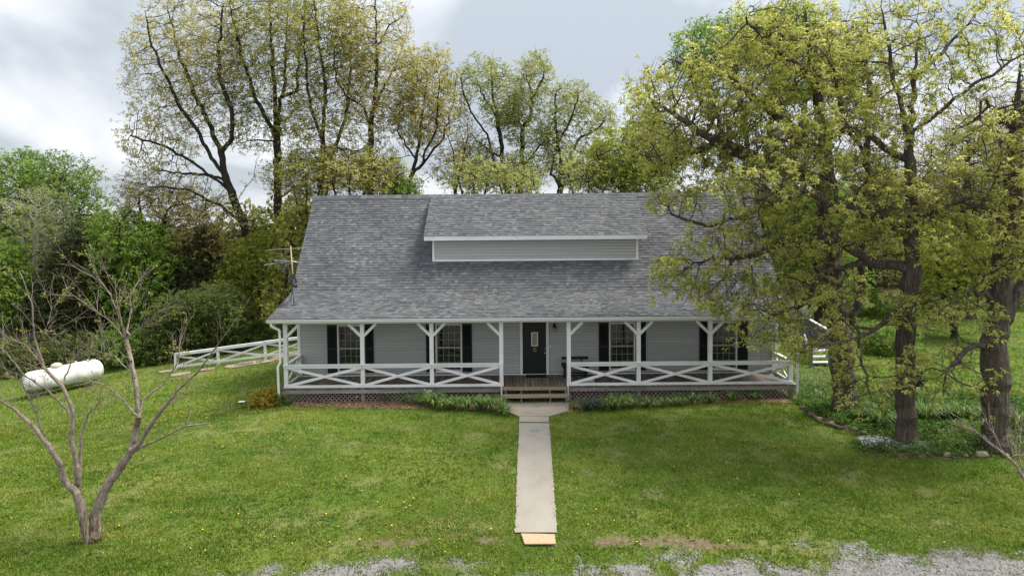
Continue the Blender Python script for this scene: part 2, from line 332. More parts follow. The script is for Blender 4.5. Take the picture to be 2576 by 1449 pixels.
for an, cs in (('soil', [(.3, (.07,.05,.032)), (.55, (.14,.105,.07)), (.8, (.22,.17,.12))]), ('dust', [(.3, (.09,.08,.065)), (.55, (.19,.18,.16)), (.8, (.30,.295,.28))])):
    an_ = n.new('ShaderNodeAttribute'); an_.attribute_name = an
    nn_ = nz(14, 6, .75); ma = n.new('ShaderNodeMath'); ma.operation = 'MULTIPLY_ADD'; ma.inputs[1].default_value = 1.6; ma.use_clamp = True   # ragged, thinning edge
    sb = n.new('ShaderNodeMath'); sb.operation = 'ADD'; sb.inputs[1].default_value = -.8; l.new(an_.outputs['Fac'], ma.inputs[2])
    mm = n.new('ShaderNodeMath'); mm.operation = 'MULTIPLY'; mm.use_clamp = True
    s5 = n.new('ShaderNodeMath'); s5.operation = 'SUBTRACT'; s5.inputs[1].default_value = .5; l.new(nn_.outputs[0], s5.inputs[0]); l.new(s5.outputs[0], ma.inputs[0])
    s6 = n.new('ShaderNodeMath'); s6.operation = 'MULTIPLY'; s6.inputs[1].default_value = 3.0; s6.use_clamp = True; l.new(an_.outputs['Fac'], s6.inputs[0])
    l.new(ma.outputs[0], mm.inputs[0]); l.new(s6.outputs[0], mm.inputs[1])
    r5 = ramp(n, cs); l.new(nz(9, 6, .7).outputs[0], r5.inputs[0])
    m5 = n.new('ShaderNodeMix'); m5.data_type = 'RGBA'; l.new(mm.outputs[0], m5.inputs[0]); l.new(c_, m5.inputs[6]); l.new(r5.outputs[0], m5.inputs[7]); c_ = m5.outputs[2]
mx2 = n.new('ShaderNodeMix'); mx2.data_type = 'RGBA'; l.new(lit.outputs['Fac'], mx2.inputs[0]); l.new(c_, mx2.inputs[6]); l.new(r3.outputs[0], mx2.inputs[7])
l.new(mx2.outputs[2], b.inputs['Base Color'])
bp = n.new('ShaderNodeBump'); bp.inputs['Strength'].default_value = .6; bp.inputs['Distance'].default_value = .04; l.new(nz(25, 4, .7).outputs[0], bp.inputs['Height']); l.new(bp.outputs[0], b.inputs['Normal'])
l.new(b.outputs[0], out.inputs[0]); M['lawn'] = m
# grass blades
m, n, l, out = new_mat('grass_blade')
gm = n.new('ShaderNodeNewGeometry'); big = nz(.42, 7, .72, .5); med = nz(2.2, 5, .7, .6)
r1 = ramp(n, [(.36, (0.068,0.145,0.015)), (.48, (0.147,0.232,0.026)), (.58, (0.295,0.320,0.053)), (.66, (0.378,0.349,0.100))]); l.new(big.outputs[0], r1.inputs[0])
r2 = ramp(n, [(0, (0.047,0.110,0.015)), (.42, (0.136,0.215,0.025)), (.75, (0.248,0.273,0.049)), (.90, (0.354,0.302,0.110)), (1, (0.519,0.430,0.232))])
ad = n.new('ShaderNodeMapRange'); ad.inputs[1].default_value = .3; ad.inputs[2].default_value = .7; ad.inputs[3].default_value = -.5; ad.inputs[4].default_value = .42; l.new(med.outputs[0], ad.inputs[0])
sm_ = n.new('ShaderNodeMath'); sm_.operation = 'ADD'; l.new(gm.outputs['Random Per Island'], sm_.inputs[0]); l.new(ad.outputs[0], sm_.inputs[1]); l.new(sm_.outputs[0], r2.inputs[0])
mx = n.new('ShaderNodeMix'); mx.data_type = 'RGBA'; mx.inputs[0].default_value = .58; l.new(r1.outputs[0], mx.inputs[6]); l.new(r2.outputs[0], mx.inputs[7])
d = n.new('ShaderNodeBsdfDiffuse'); tr = n.new('ShaderNodeBsdfTranslucent'); ms = n.new('ShaderNodeMixShader'); ms.inputs[0].default_value = .3
l.new(mx.outputs[2], d.inputs[0]); l.new(mx.outputs[2], tr.inputs[0]); l.new(d.outputs[0], ms.inputs[1]); l.new(tr.outputs[0], ms.inputs[2]); l.new(ms.outputs[0], out.inputs[0])
M['blade'] = m
M['soil'] = surf('bare_soil', [(.075,.055,.035), (.145,.11,.072), (.20,.155,.105)], (2.5,2.5,2.5), .95, .6, (18,18,18), detail=8)
M['mulch'] = surf('mulch_bed', [(.07,.045,.03), (.145,.095,.063), (.22,.155,.11)], (7,7,7), .95, .8, (24,24,24), detail=8)
M['chip'] = leaf_mat('dry_leaf_chip', [(.10,.055,.03), (.24,.14,.085), (.38,.26,.17), (.48,.36,.26)], .1)
M['gravel'] = surf('gravel_bed', [(.09,.083,.07), (.155,.148,.137), (.215,.21,.20)], (9,9,9), .95, .8, (30,30,30), detail=8)
m, n, l, out = new_mat('gravel_stone')
b = n.new('ShaderNodeBsdfPrincipled'); b.inputs['Roughness'].default_value = .9
gm = n.new('ShaderNodeNewGeometry'); r = ramp(n, [(0, (.05,.047,.04)), (.3, (.115,.114,.112)), (.7, (.19,.19,.19)), (1, (.32,.315,.305))]); l.new(gm.outputs['Random Per Island'], r.inputs[0]); l.new(r.outputs[0], b.inputs['Base Color']); l.new(b.outputs[0], out.inputs[0])
M['pebble'] = m

# ------------------------------------------------------------------ ground
def hash_noise(x, y, s=1.0, seed=0):
    x = np.asarray(x)*s + seed*17.3; y = np.asarray(y)*s + seed*9.1
    xi = np.floor(x).astype(int); yi = np.floor(y).astype(int); fx = x-xi; fy = y-yi
    def h(a, b):
        v = np.sin(a*127.1 + b*311.7 + seed*74.7)*43758.5453; return v - np.floor(v)
    u = fx*fx*(3-2*fx); w = fy*fy*(3-2*fy)
    return (h(xi,yi)*(1-u)+h(xi+1,yi)*u)*(1-w) + (h(xi,yi+1)*(1-u)+h(xi+1,yi+1)*u)*w
def fbm(x, y, s, seed=0):
    return .5*hash_noise(x,y,s,seed)+.3*hash_noise(x,y,s*2.1,seed+1)+.2*hash_noise(x,y,s*4.3,seed+2)
def axis(pts):
    a = []
    for (s, e, st) in pts: a += list(np.arange(s, e, st))
    return np.array(a + [pts[-1][1]])
xs = axis([(-300, -60, 12), (-60, -22, 2), (-22, 20, .2), (20, 60, 2), (60, 300, 12)])
ys = axis([(-30, 10, 4), (10, 26, .16), (26, 50, .6), (50, 110, 4), (110, 500, 26)])
X, Y = np.meshgrid(xs, ys); Z = gz(X, Y)
nx, ny = len(xs), len(ys)
idx = np.arange(nx*ny).reshape(ny, nx)
Q = np.stack([idx[:-1,:-1], idx[:-1,1:], idx[1:,1:], idx[1:,:-1]], -1).reshape(-1, 4)
me = np_mesh('lawn', np.stack([X, Y, Z], -1).reshape(-1, 3), Q, mats=[M['lawn']], smooth=True)
wob = 0.8*np.sin(X*.9)+.5*np.sin(X*2.3+Y)
edge_y = np.where(X < -7, 39.5 - 0.12*np.clip(-X-10, 0, 30), np.where(X < 12, 38, 47 + .2*(X-12)))
litter = np.clip((Y - edge_y - wob)/2.0, 0, 1)
thin = np.clip((.42 - fbm(X, Y, 1.3, 31))*2.2, 0, .55)
at2 = me.attributes.new('thin', 'FLOAT', 'POINT'); at2.data.foreach_set('value', thin.ravel().astype(np.float32))
at_ = me.attributes.new('litter', 'FLOAT', 'POINT'); at_.data.foreach_set('value', litter.ravel().astype(np.float32))
tag(link('lawn', me), kind='structure')

def in_poly(px, py, poly):
    inside = np.zeros(px.shape, bool); n_ = len(poly); j = n_-1
    for i in range(n_):
        xi, yi = poly[i]; xj, yj = poly[j]
        c = ((yi > py) != (yj > py)) & (px < (xj-xi)*(py-yi)/(yj-yi+1e-12)+xi)
        inside ^= c; j = i
    return inside
def Gp(l_): return [tuple(G(*p)[:2]) for p in l_]

WALL_Y, DECK_Y, POST_Y = 26.9, 25.0, 25.15
_dp = [G(*p) for p in ((-200,1500),(500,1480),(640,1436),(720,1424),(1050,1424),(1090,1444),(1200,1415),(1400,1440),(1560,1428),(1760,1404),(2000,1399),(2100,1388),(2400,1384),(2800,1384))]
DRIVE_EDGE = lambda x: np.interp(x, [p[0] for p in _dp], [p[1] for p in _dp]) + 0.16*(fbm(x, np.asarray(x)*0, 1.1, 3)-.5)
def drive_m(x, y):      # > 0 on gravel
    return (DRIVE_EDGE(x) - y)*1.2 + (fbm(x, y, 1.8, 5)-.5)*2.6 + .06 - .25*np.exp(-((np.asarray(x)-.4)/1.0)**2)
dirt_blobs = [(G(980,1363), .95, .16, 1), (G(1660,1363), 1.9, .22, 1), (G(1800,1372), 1.2, .2, 1), (G(1225,1358), .35, .12, .8), (G(1400,1370), .3, .1, .6), (G(1290,1120), .35, .25, .6),
              (G(1360+120,1190), .3, .2, .5), (G(300,1105), .35, .12, .6), (G(70,1232), .5, .15, .5), (G(720,1140), .7, .3, .35), (G(1640,1250), .5, .2, .45), (G(555,955), .9, .3, .5), (G(1150,1345), .25, .1, .8)]
def dirt_m(x, y):
    v = np.zeros(np.shape(x))
    for c, rx, ry, k in dirt_blobs: v = np.maximum(v, k*np.exp(-(((x-c[0])/rx)**2 + ((y-c[1])/ry)**2)))
    return v + (fbm(x, y, 3.2, 8)-.5)*1.3 - .44
WALK_L = [G(1307,1050), G(1301,1180), G(1296,1342)]; WALK_R = [G(1381,1050), G(1390,1180), G(1401,1342)]
walk_poly = [tuple(p[:2]) for p in WALK_L] + [tuple(p[:2]) for p in reversed(WALK_R)]
pad_px = [(1268,1013), (1431,1013), (1431,1036), (1381,1050.5), (1307,1050.5), (1284,1042), (1268,1030)]
pad_poly = Gp(pad_px)
bedL = [(-7.9,25.4), (-.25,25.4), (-.25,24.3), (.1,23.75), (-.9,23.7), (-2.6,24.0), (-4.5,24.15), (-6.4,24.3), (-7.9,24.6)]
bedR = [(1.95,25.4), (9.9,25.4), (9.9,24.45), (7.0,24.5), (4.5,24.2), (3.0,23.85), (1.6,23.5), (1.55,23.75), (2.02,24.1)]
gard_px = [(2005,1005), (2030,1042), (2080,1060), (2125,1078), (2170,1105), (2140,1118), (2160,1136), (2260,1152), (2400,1154), (2500,1146), (2640,1150), (2640,1010), (2450,1000), (2330,995), (2160,985)]
garden = Gp(gard_px)
def bed_m(x, y): return in_poly(x, y, bedL) | in_poly(x, y, bedR)
def sheet(name, mask, x0, x1, y0, y1, st, dz, mat, kind='structure'):
    gx = np.arange(x0, x1, st); gy = np.arange(y0, y1, st); A, B = np.meshgrid(gx, gy)
    k = mask(A+st/2, B+st/2)[:-1,:-1]
    i_ = np.arange(A.size).reshape(A.shape)
    q = np.stack([i_[:-1,:-1], i_[:-1,1:], i_[1:,1:], i_[1:,:-1]], -1)[k]
    used, inv = np.unique(q.ravel(), return_inverse=True)
    jit = (RG.random((len(used), 2))-.5)*st*.7
    vx = A.ravel()[used]+jit[:,0]; vy = B.ravel()[used]+jit[:,1]
    me_ = np_mesh(name, np.stack([vx, vy, gz(vx, vy)+dz], -1), inv.reshape(-1, 4), mats=[mat], smooth=True)
    return tag(link(name, me_), kind=kind)
sheet('driveway', lambda a, b_: drive_m(a, b_) > .55, -14, 14, 11.5, 16.2, .10, .012, M['gravel'])
_lm = bpy.data.objects['lawn'].data
at3 = _lm.attributes.new('soil', 'FLOAT', 'POINT'); at3.data.foreach_set('value', np.where((Y > 12) & (Y < 36), np.clip(dirt_m(X, Y)*2.2+.35, 0, 1), 0).ravel().astype(np.float32))
at4 = _lm.attributes.new('dust', 'FLOAT', 'POINT'); at4.data.foreach_set('value', np.clip(drive_m(X, Y)*1.6+.25, 0, 1).ravel().astype(np.float32))
sheet('flower_bed', lambda a, b_: bed_m(a, b_) & ~in_poly(a, b_, pad_poly), -8.2, 10.2, 23.3, 25.5, .07, .014, M['mulch'])
sheet('garden_bed', lambda a, b_: in_poly(a, b_, garden), 8, 19.5, 19.5, 26.5, .12, .012, M['soil'])

# path: a pad at the steps and the long walk, rough edged
path = thing('path', None, None, (G(1345,1050)[0], G(1345,1050)[1], 0)); tag(path, kind='structure')
def slab(name, poly, top, mat):
    mb = MB(); c = np.mean(poly, axis=0)
    zt = [float(gz(*p))+top for p in poly]
    n_ = len(poly)
    V_ = [(p[0], p[1], z) for p, z in zip(poly, zt)] + [(p[0], p[1], z-.2) for p, z in zip(poly, zt)]
    mb.add(V_, [tuple(range(n_)), tuple(reversed(range(n_, 2*n_)))] + [(i, i+n_, (i+1)%n_+n_, (i+1)%n_) for i in range(n_)])
    return link(name, mb.mesh(name, mat, path.location), path)
def ragged(pa, pb, n_, a):
    out_ = []
    for i in range(n_+1):
        t = i/n_; x = pa[0]+(pb[0]-pa[0])*t; y = pa[1]+(pb[1]-pa[1])*t
        out_.append((x + random.gauss(0, a), y))
    return out_
def strip_mesh(name, Lp, Rp, top, mat):
    mb = MB(); n_ = len(Lp); V_ = []; cols_ = 4
    for (a, b_) in zip(Lp, Rp):
        for j in range(cols_+1):
            t = j/cols_; x = a[0]+(b_[0]-a[0])*t; y = a[1]+(b_[1]-a[1])*t; V_.append((x, y, float(gz(x, y))+top))
    fs = [(i*(cols_+1)+j, i*(cols_+1)+j+1, (i+1)*(cols_+1)+j+1, (i+1)*(cols_+1)+j) for i in range(n_-1) for j in range(cols_)]
    mb.add(V_, fs)
    return link(name, mb.mesh(name, mat, path.location), path)
slab('concrete_pad', pad_poly[::-1], .055, M['concrete'])
Lr = ragged(WALK_L[0], WALK_L[1], 22, .006) + ragged(WALK_L[1], WALK_L[2], 46, .013)
Rr = ragged(WALK_R[0], WALK_R[1], 22, .006) + ragged(WALK_R[1], WALK_R[2], 46, .013)
w0 = (np.array(Lr[0])+np.array(Rr[0]))/2
strip_mesh('walk_joint_slab', [(a[0], a[1]+.01) for a in Lr[:4]], [(a[0], a[1]+.01) for a in Rr[:4]], .042, M['concrete'])
strip_mesh('walk_slab', [(Lr[3][0], Lr[3][1]-.035)]+Lr[4:], [(Rr[3][0], Rr[3][1]-.035)]+Rr[4:], .034, M['concrete_grey'])
bc = [G(*p) for p in [(1311,1348), (1395,1350), (1398.5,1374), (1320,1374.6)]]
mb = MB(); mb.poly_ext([(p[0], p[1], float(gz(p[0], p[1]))+.07) for p in bc][::-1], (0, 0, -.03))
tag(link('plank_board', mb.mesh('plank_board', M['board'])), 'tan chipboard offcut lying in the grass at the near end of the walk', 'board')

# ------------------------------------------------------------------ house
HX0, HX1 = at(749, 900, WALL_Y)[0], at(1957, 900, WALL_Y)[0]
RX0, RX1 = at(675, 808, 24.85)[0], at(2035, 797, 24.85)[0]
Y_E, Z_E = 24.80, 3.10         # eave
Y_B, Z_B = 27.60, 3.74         # break of pitch
Y_R, Z_R = 31.05, 7.66         # ridge
Y_BK, Z_BK = 35.9, 2.95        # back eave
FL = .53
HO = Vector((1.0, 26.9, 0.0))
house = thing('house', 'long grey clapboard farmhouse with shingled roof, wide dormer and white railed porch', 'house', HO)
def hp(name, mb, mat, parent=None, label=None, smooth=False):
    o = link(name, mb.mesh(name, mat, HO, smooth), parent or house)
    if label: o['label'] = label
    return o
def roof_z(y):
    if y <= Y_B: return Z_E + (Z_B-Z_E)*(y-Y_E)/(Y_B-Y_E)
    if y <= Y_R: return Z_B + (Z_R-Z_B)*(y-Y_B)/(Y_R-Y_B)
    return Z_R + (Z_BK-Z_R)*(y-Y_R)/(Y_BK-Y_R)
# shell
mb = MB(); ins = .03   # sheathing sits behind the boards, coloured dark to draw their shadow lines
prof = [(WALL_Y+ins, .1), (35.3, .1), (35.3, roof_z(35.3)-.12), (Y_R, Z_R-.12), (Y_B, Z_B-.12), (WALL_Y+ins, roof_z(WALL_Y)-.12)]
mb.poly_ext([(HX0+ins, y, z) for y, z in prof], (HX1-HX0-2*ins, 0, 0))
wall = hp('wall', mb, M['felt'])
mb = MB(); mb.box((HX0+.06, WALL_Y+.06, -1.2), (HX1-.06, 35.2, .1)); hp('foundation', mb, M['concrete'])
# openings on the front wall: x0, x1, z0, z1
WZ0 = at(880, 936, WALL_Y)[2]; WZ1 = WZ0 + 1.86
wins = [(849.5, 916), (1096, 1162.6), (1532, 1598), (1784, 1854)]
opens = []
for a, b_ in wins: opens.append((at(a, 880, WALL_Y)[0], at(b_, 880, WALL_Y)[0], WZ0, WZ1))
DX0, DX1 = at(1308, 880, WALL_Y)[0], at(1380.5, 880, WALL_Y)[0]
DZ1 = FL + 2.06
opens.append((DX0, DX1, FL, DZ1+.08))
shut = [(824, 849.5, 916, 941), (1072, 1096, 1162.6, 1188), (1506, 1532, 1598, 1625), (1758.7, 1784, 1854, 1881)]
# siding boards on the front wall
def board(name, x0, x1, z0, e_, y, parent, mat, t=.016):
    mb_ = MB()
    z0 += .009; e_ -= .009  # gap onto the dark backing stands in for the shadow under each board
    mb_.add([(x0,y,z0),(x1,y,z0),(x0,y-t,z0),(x1,y-t,z0),(x0,y-.003,z0+e_),(x1,y-.003,z0+e_),(x0,y,z0+e_),(x1,y,z0+e_)],
            [(0,1,3,2),(2,3,5,4),(4,5,7,6),(0,2,4,6),(1,7,5,3)])
    return hp(name, mb_, mat, parent)
E = .114
z = FL + .06
while z < roof_z(WALL_Y) - .2:
    cuts = sorted([(o[0], o[1]) for o in opens if o[2] < z+E*.6 and o[3] > z+E*.4])
    segs = []; x = HX0+.12
    for a, b_ in cuts: segs.append((x, a)); x = b_
    segs.append((x, HX1-.12))
    for a, b_ in segs:
        while b_-a > 4.6:
            k = random.uniform(2.6, 3.9); board('siding_board', a, a+k-.004, z, E, WALL_Y+ins-.002, wall, M['siding'], .022); a += k
        board('siding_board', a, b_, z, E, WALL_Y+ins-.002, wall, M['siding'], .022)
    z += E
# gable boards: one joined part a side (seen edge-on)
for gx, sgn in ((HX0+ins, -1), (HX1-ins, 1)):
    mb = MB(); z = .1
    while z < Z_R-.5:
        y0 = WALL_Y+.1; y1 = 35.2
        if z > 3.3:
            zt = z+E+.15
            y0 = Y_B + (zt-Z_B)*(Y_R-Y_B)/(Z_R-Z_B) if zt > Z_B else WALL_Y+.1
            y1 = Y_R + (zt-Z_R)*(Y_BK-Y_R)/(Z_BK-Z_R)
        if y1 > y0: mb.add([(gx,y0,z),(gx,y1,z),(gx+sgn*.016,y0,z),(gx+sgn*.016,y1,z),(gx+sgn*.003,y0,z+E),(gx+sgn*.003,y1,z+E)], [(0,1,3,2),(2,3,5,4)])
        z += E
    tag(hp('gable_siding', mb, M['siding'], wall), kind='stuff')
for x0 in (HX0, HX1-.12):
    mb = MB(); mb.box((x0, WALL_Y-.01, FL), (x0+.12, WALL_Y+.11, roof_z(WALL_Y)-.15)); hp('corner_board', mb, M['white'])
mb = MB()
for a, b_ in ((HX0+.12, DX0), (DX1, HX1-.12)): mb.box((a, WALL_Y-.012, FL), (b_, WALL_Y+.03, FL+.045))
hp('base_trim', mb, M['white'])
# windows
pane_me = {}
for (x0, x1, z0, z1), (s0, s1, s2, s3) in zip(opens[:4], shut):
    mb = MB(); f = .045; yb = WALL_Y+.03; yf = WALL_Y-.035
    mb.box((x0, yf, z0), (x0+f, yb, z1)); mb.box((x1-f, yf, z0), (x1, yb, z1)); mb.box((x0+f, yf, z1-f), (x1-f, yb, z1)); mb.box((x0+f, yf, z0), (x1-f, yb, z0+f))
    wf = hp('window', mb, M['white'])
    mb = MB(); mb.box((x0-.02, yf-.05, z0-.035), (x1+.02, yb, z0-.001)); hp('sill', mb, M['white'], wf)
    gx0, gx1, gz0, gz1 = x0+f, x1-f, z0+f, z1-f; zm_ = gz0 + (gz1-gz0)*.5
    sash = MB()
    for (a, b_, yy) in ((gz0, zm_, WALL_Y-.012), (zm_, gz1, WALL_Y-.004)):
        r_ = .035
        sash.box((gx0, yy, a), (gx0+r_, yb-.002, b_)); sash.box((gx1-r_, yy, a), (gx1, yb-.002, b_)); sash.box((gx0+r_, yy, b_-r_), (gx1-r_, yb-.002, b_)); sash.box((gx0+r_, yy, a), (gx1-r_, yb-.002, a+r_))
        cw = (gx1-gx0-2*r_)/4; rh = (b_-a-2*r_)/3
        for i in range(1, 4): sash.box((gx0+r_+cw*i-.008, yy+.004, a+r_), (gx0+r_+cw*i+.008, yb-.004, b_-r_))
        for j in range(1, 3): sash.box((gx0+r_, yy+.006, a+r_+rh*j-.008), (gx1-r_, yb-.004, a+r_+rh*j+.008))
        for i in range(4):
            for j in range(3):
                key = (round(cw, 2), round(rh, 2))
                if key not in pane_me:
                    pm = MB(); pm.box((-cw/2+.007, 0, -rh/2+.007), (cw/2-.007, .006, rh/2-.007)); pane_me[key] = pm.mesh('pane', M['glassdark'])
                o = link('pane', pane_me[key], wf, (gx0+r_+cw*(i+.5)-HO.x, WALL_Y+.010-HO.y, a+r_+rh*(j+.5)-HO.z))
                o.rotation_euler = (random.gauss(0, .004), 0, random.gauss(0, .004))
    hp('sash', sash, surf('sash_paint', [(.24,.24,.23), (.33,.33,.315)], (4,4,4), .5) if 'sash' not in M else M['sash'], wf)
    M['sash'] = bpy.data.materials['sash_paint']
    for a, b_ in ((s0, s1), (s2, s3)):
        xa, xb = at(a, 900, WALL_Y)[0]+.004, at(b_, 900, WALL_Y)[0]-.004
        mb = MB(); za, zb = z0-.02, z1
        mb.box((xa, WALL_Y-.028, za), (xa+.045, WALL_Y+.004, zb)); mb.box((xb-.045, WALL_Y-.028, za), (xb, WALL_Y+.004, zb))
        for zc in (za, (za+zb)/2-.04, zb-.08): mb.box((xa+.045, WALL_Y-.028, zc), (xb-.045, WALL_Y+.004, zc+.08))
        sh = hp('shutter', mb, M['shutter'])
        lv = MB(); zc = za+.085
        while zc < zb-.1:
            lv.add([(xa+.045,WALL_Y-.022,zc),(xb-.045,WALL_Y-.022,zc),(xb-.045,WALL_Y+.003,zc+.034),(xa+.045,WALL_Y+.003,zc+.034)], [(0,1,2,3)]); zc += .03
        hp('louvre', lv, M['shutter'], sh)
# door
sx0, sx1 = at(1314.6, 880, WALL_Y)[0], at(1374, 880, WALL_Y)[0]
mb = MB(); mb.box((DX0, WALL_Y-.04, FL), (sx0, WALL_Y+.03, DZ1)); mb.box((sx1, WALL_Y-.04, FL), (DX1, WALL_Y+.03, DZ1)); mb.box((DX0, WALL_Y-.04, DZ1), (DX1, WALL_Y+.03, DZ1+.08)); mb.box((sx0, WALL_Y-.06, FL), (sx1, WALL_Y+.03, FL+.035))
hp('door_frame', mb, M['white'])
mb = MB(); yd = WALL_Y-.004; dw = sx1-sx0
mb.box((sx0+.004, yd, FL+.037), (sx1-.004, WALL_Y+.028, DZ1-.004))
for (u0, u1, v0, v1) in ((.14,.44,.12,.36), (.56,.86,.12,.36), (.14,.44,.42,.60), (.56,.86,.42,.60), (.14,.30,.66,.92), (.70,.86,.66,.92)):
    xa, xb = sx0+dw*u0, sx0+dw*u1; za, zb = FL+2.02*v0, FL+2.02*v1
    for q in ((xa,za,xb,za+.018),(xa,zb-.018,xb,zb),(xa,za+.018,xa+.018,zb-.018),(xb-.018,za+.018,xb,zb-.018)): mb.box((q[0], yd-.010, q[1]), (q[2], yd+.001, q[3]))
door = hp('door', mb, M['black'])
ga, gb = at(1336.5, 870.5, WALL_Y), at(1353, 835.6, WALL_Y)
mb = MB(); t_ = .035
mb.box((ga[0], yd-.02, ga[2]), (ga[0]+t_, yd, gb[2])); mb.box((gb[0]-t_, yd-.02, ga[2]), (gb[0], yd, gb[2])); mb.box((ga[0]+t_, yd-.02, ga[2]), (gb[0]-t_, yd, ga[2]+t_)); mb.box((ga[0]+t_, yd-.02, gb[2]-t_), (gb[0]-t_, yd, gb[2]))
hp('door_window_frame', mb, M['white'], door)
mb = MB(); mb.box((ga[0]+t_, yd-.008, ga[2]+t_), (gb[0]-t_, yd-.001, gb[2]-t_)); hp('door_pane', mb, M['frosted'], door)
kc = at(1345.6, 880, WALL_Y-.03); mb = MB(); ring = [(kc[0]+.055*math.cos(a), kc[1], kc[2]+.055*math.sin(a)) for a in np.linspace(0, 2*math.pi, 15)]
mb.tube(ring, .017, 6); mb.box((kc[0]-.02, kc[1]+.005, kc[2]+.03), (kc[0]+.02, yd+.001, kc[2]+.09)); hp('knocker', mb, M['brass'], door, smooth=True)
for py_, r_ in ((887.6, .032), (877, .026)):
    c_ = at(1371, py_, WALL_Y-.03); mb = MB(); mb.lathe([(0,-.05),(r_*.8,-.045),(r_,-.03),(r_*.6,-.01),(r_*.9,.0),(r_*.9,.027)], c_, 12, 'y'); hp('door_knob' if py_ > 880 else 'deadbolt', mb, M['chrome'], door, smooth=True)
c_ = at(1383.5, 872, WALL_Y-.01); mb = MB(); mb.box((c_[0]-.022, WALL_Y-.035, c_[2]-.05), (c_[0]+.022, WALL_Y+.018, c_[2]+.05)); hp('doorbell', mb, M['white'])
# deck
planks = []
x = HX0-.05; pw = .138
pmb = MB(); pmb.box((0, DECK_Y-.03, -.035), (pw-.014, WALL_Y-.002, 0)); pme = pmb.mesh('deck_plank', M['deck'], (0, 26, 0))
dmb = MB()
for jx in (DECK_Y+.45, DECK_Y+1.1, WALL_Y-.06): dmb.box((HX0, jx-.02, FL-.18), (HX1-.05, jx+.02, FL-.036))
deck = hp('deck', dmb, M['oldwood'])
while x < HX1-.02:
    o = link('deck_plank', pme, deck, (x-HO.x, 26-HO.y, FL-HO.z+random.uniform(-.003, .003))); o.location.y += random.uniform(-.012, .012); x += pw
xp = [at(c, 870, POST_Y)[0] for c in (719, 912, 1086, 1261, 1430.5, 1606, 1786, 1988)]
PW = .145
for a, b_ in ((HX0-.06, xp[3]), (xp[4], HX1-.03)):
    n_ = 2 if a < 0 else 2
    xm = (a+b_)/2 + .3
    for c, d in ((a, xm-.002), (xm+.002, b_)):
        mb = MB(); mb.box((c, DECK_Y-.012, FL-.19), (d, DECK_Y+.028, FL-.052)); hp('rim_board', mb, M['oldwood'], deck)
for sx_ in (HX0-.06, HX1-.07):
    mb = MB(); mb.box((sx_, DECK_Y+.03, FL-.19), (sx_+.04, WALL_Y, FL-.04)); hp('rim_board', mb, M['oldwood'], deck)
mb = MB(); mb.box((xp[3]+.08, DECK_Y+.30, FL-.19), (xp[4]-.08, DECK_Y+.34, FL-.052)); hp('rim_board', mb, M['oldwood'], deck)
# skirt posts and lattice
for i, x in enumerate(xp):
    mb = MB(); w_ = .16 if i in (0, 7) else .12
    mb.box((x-w_/2, DECK_Y+.045, -.4), (x+w_/2, DECK_Y+.15, FL-.055)); hp('skirt_post', mb, M['oldwood'], deck)
def lattice(x0, x1, z0, z1, y):
    mb_ = MB(); s_ = .155; w = .036; h = z1-z0
    k0 = int(math.floor((x0-h)/s_))-1; k1 = int(math.ceil((x1+h)/s_))+1
    for k in range(k0, k1):
        for sg, yy in ((1, y), (-1, y+.009)):
            xa, xb = k*s_, k*s_+sg*h; za, zb = z0, z1
            lo, hi = (xa, xb) if sg > 0 else (xb, xa)
            if hi < x0 or lo > x1: continue
            t0, t1 = 0, 1
            for lim, isl in ((x0, True), (x1, False)):
                t = (lim-xa)/(xb-xa)
                if (isl and sg > 0) or (not isl and sg < 0): t0 = max(t0, t)
                else: t1 = min(t1, t)
            if t1-t0 < .08: continue
            mb_.beam((xa+(xb-xa)*t0, yy, za+(zb-za)*t0), (xa+(xb-xa)*t1, yy, za+(zb-za)*t1), .007, w, (sg, 0, -1))
    return mb_
for i in range(7):
    if i == 3: mb = lattice(xp[3]+.08, xp[4]-.08, -.02, FL-.19, DECK_Y+.37)
    else: mb = lattice(xp[i]+.06, xp[i+1]-.06, -.02, FL-.19, DECK_Y+.10)
    hp('lattice_panel', mb, M['lattice'], deck)
mb = MB()
for i in range(7):
    if i != 3: mb.box((xp[i]+.06, DECK_Y+.085, -.06), (xp[i+1]-.06, DECK_Y+.12, -.022))
hp('lattice_base_rail', mb, M['lattice'], deck)
# posts, braces
for i, x in enumerate(xp):
    mb = MB(); mb.box((x-PW/2, POST_Y-PW/2, FL), (x+PW/2, POST_Y+PW/2, 2.86)); po = hp('porch_post', mb, M['white'])
    for s_ in (-1, 1):
        if (i == 0 and s_ < 0) or (i == 7 and s_ > 0) or (i == 3 and s_ > 0) or (i == 4 and s_ < 0): continue
        mb = MB(); mb.beam((x+s_*(PW/2-.03), POST_Y-.02, 2.40), (x+s_*.50, POST_Y-.02, 2.85), .085, .10, (-s_, 0, 1)); hp('brace', mb, M['white'], po)
mb = MB(); mb.box((xp[0]-PW/2, POST_Y-.06, 2.862), (xp[7]+PW/2, POST_Y+.07, 3.02)); hp('porch_beam', mb, M['white'])
mb = MB(); mb.box((RX0+.05, Y_E+.12, 3.022), (RX1-.05, WALL_Y, 3.045)); hp('porch_ceiling', mb, M['ceiling'])
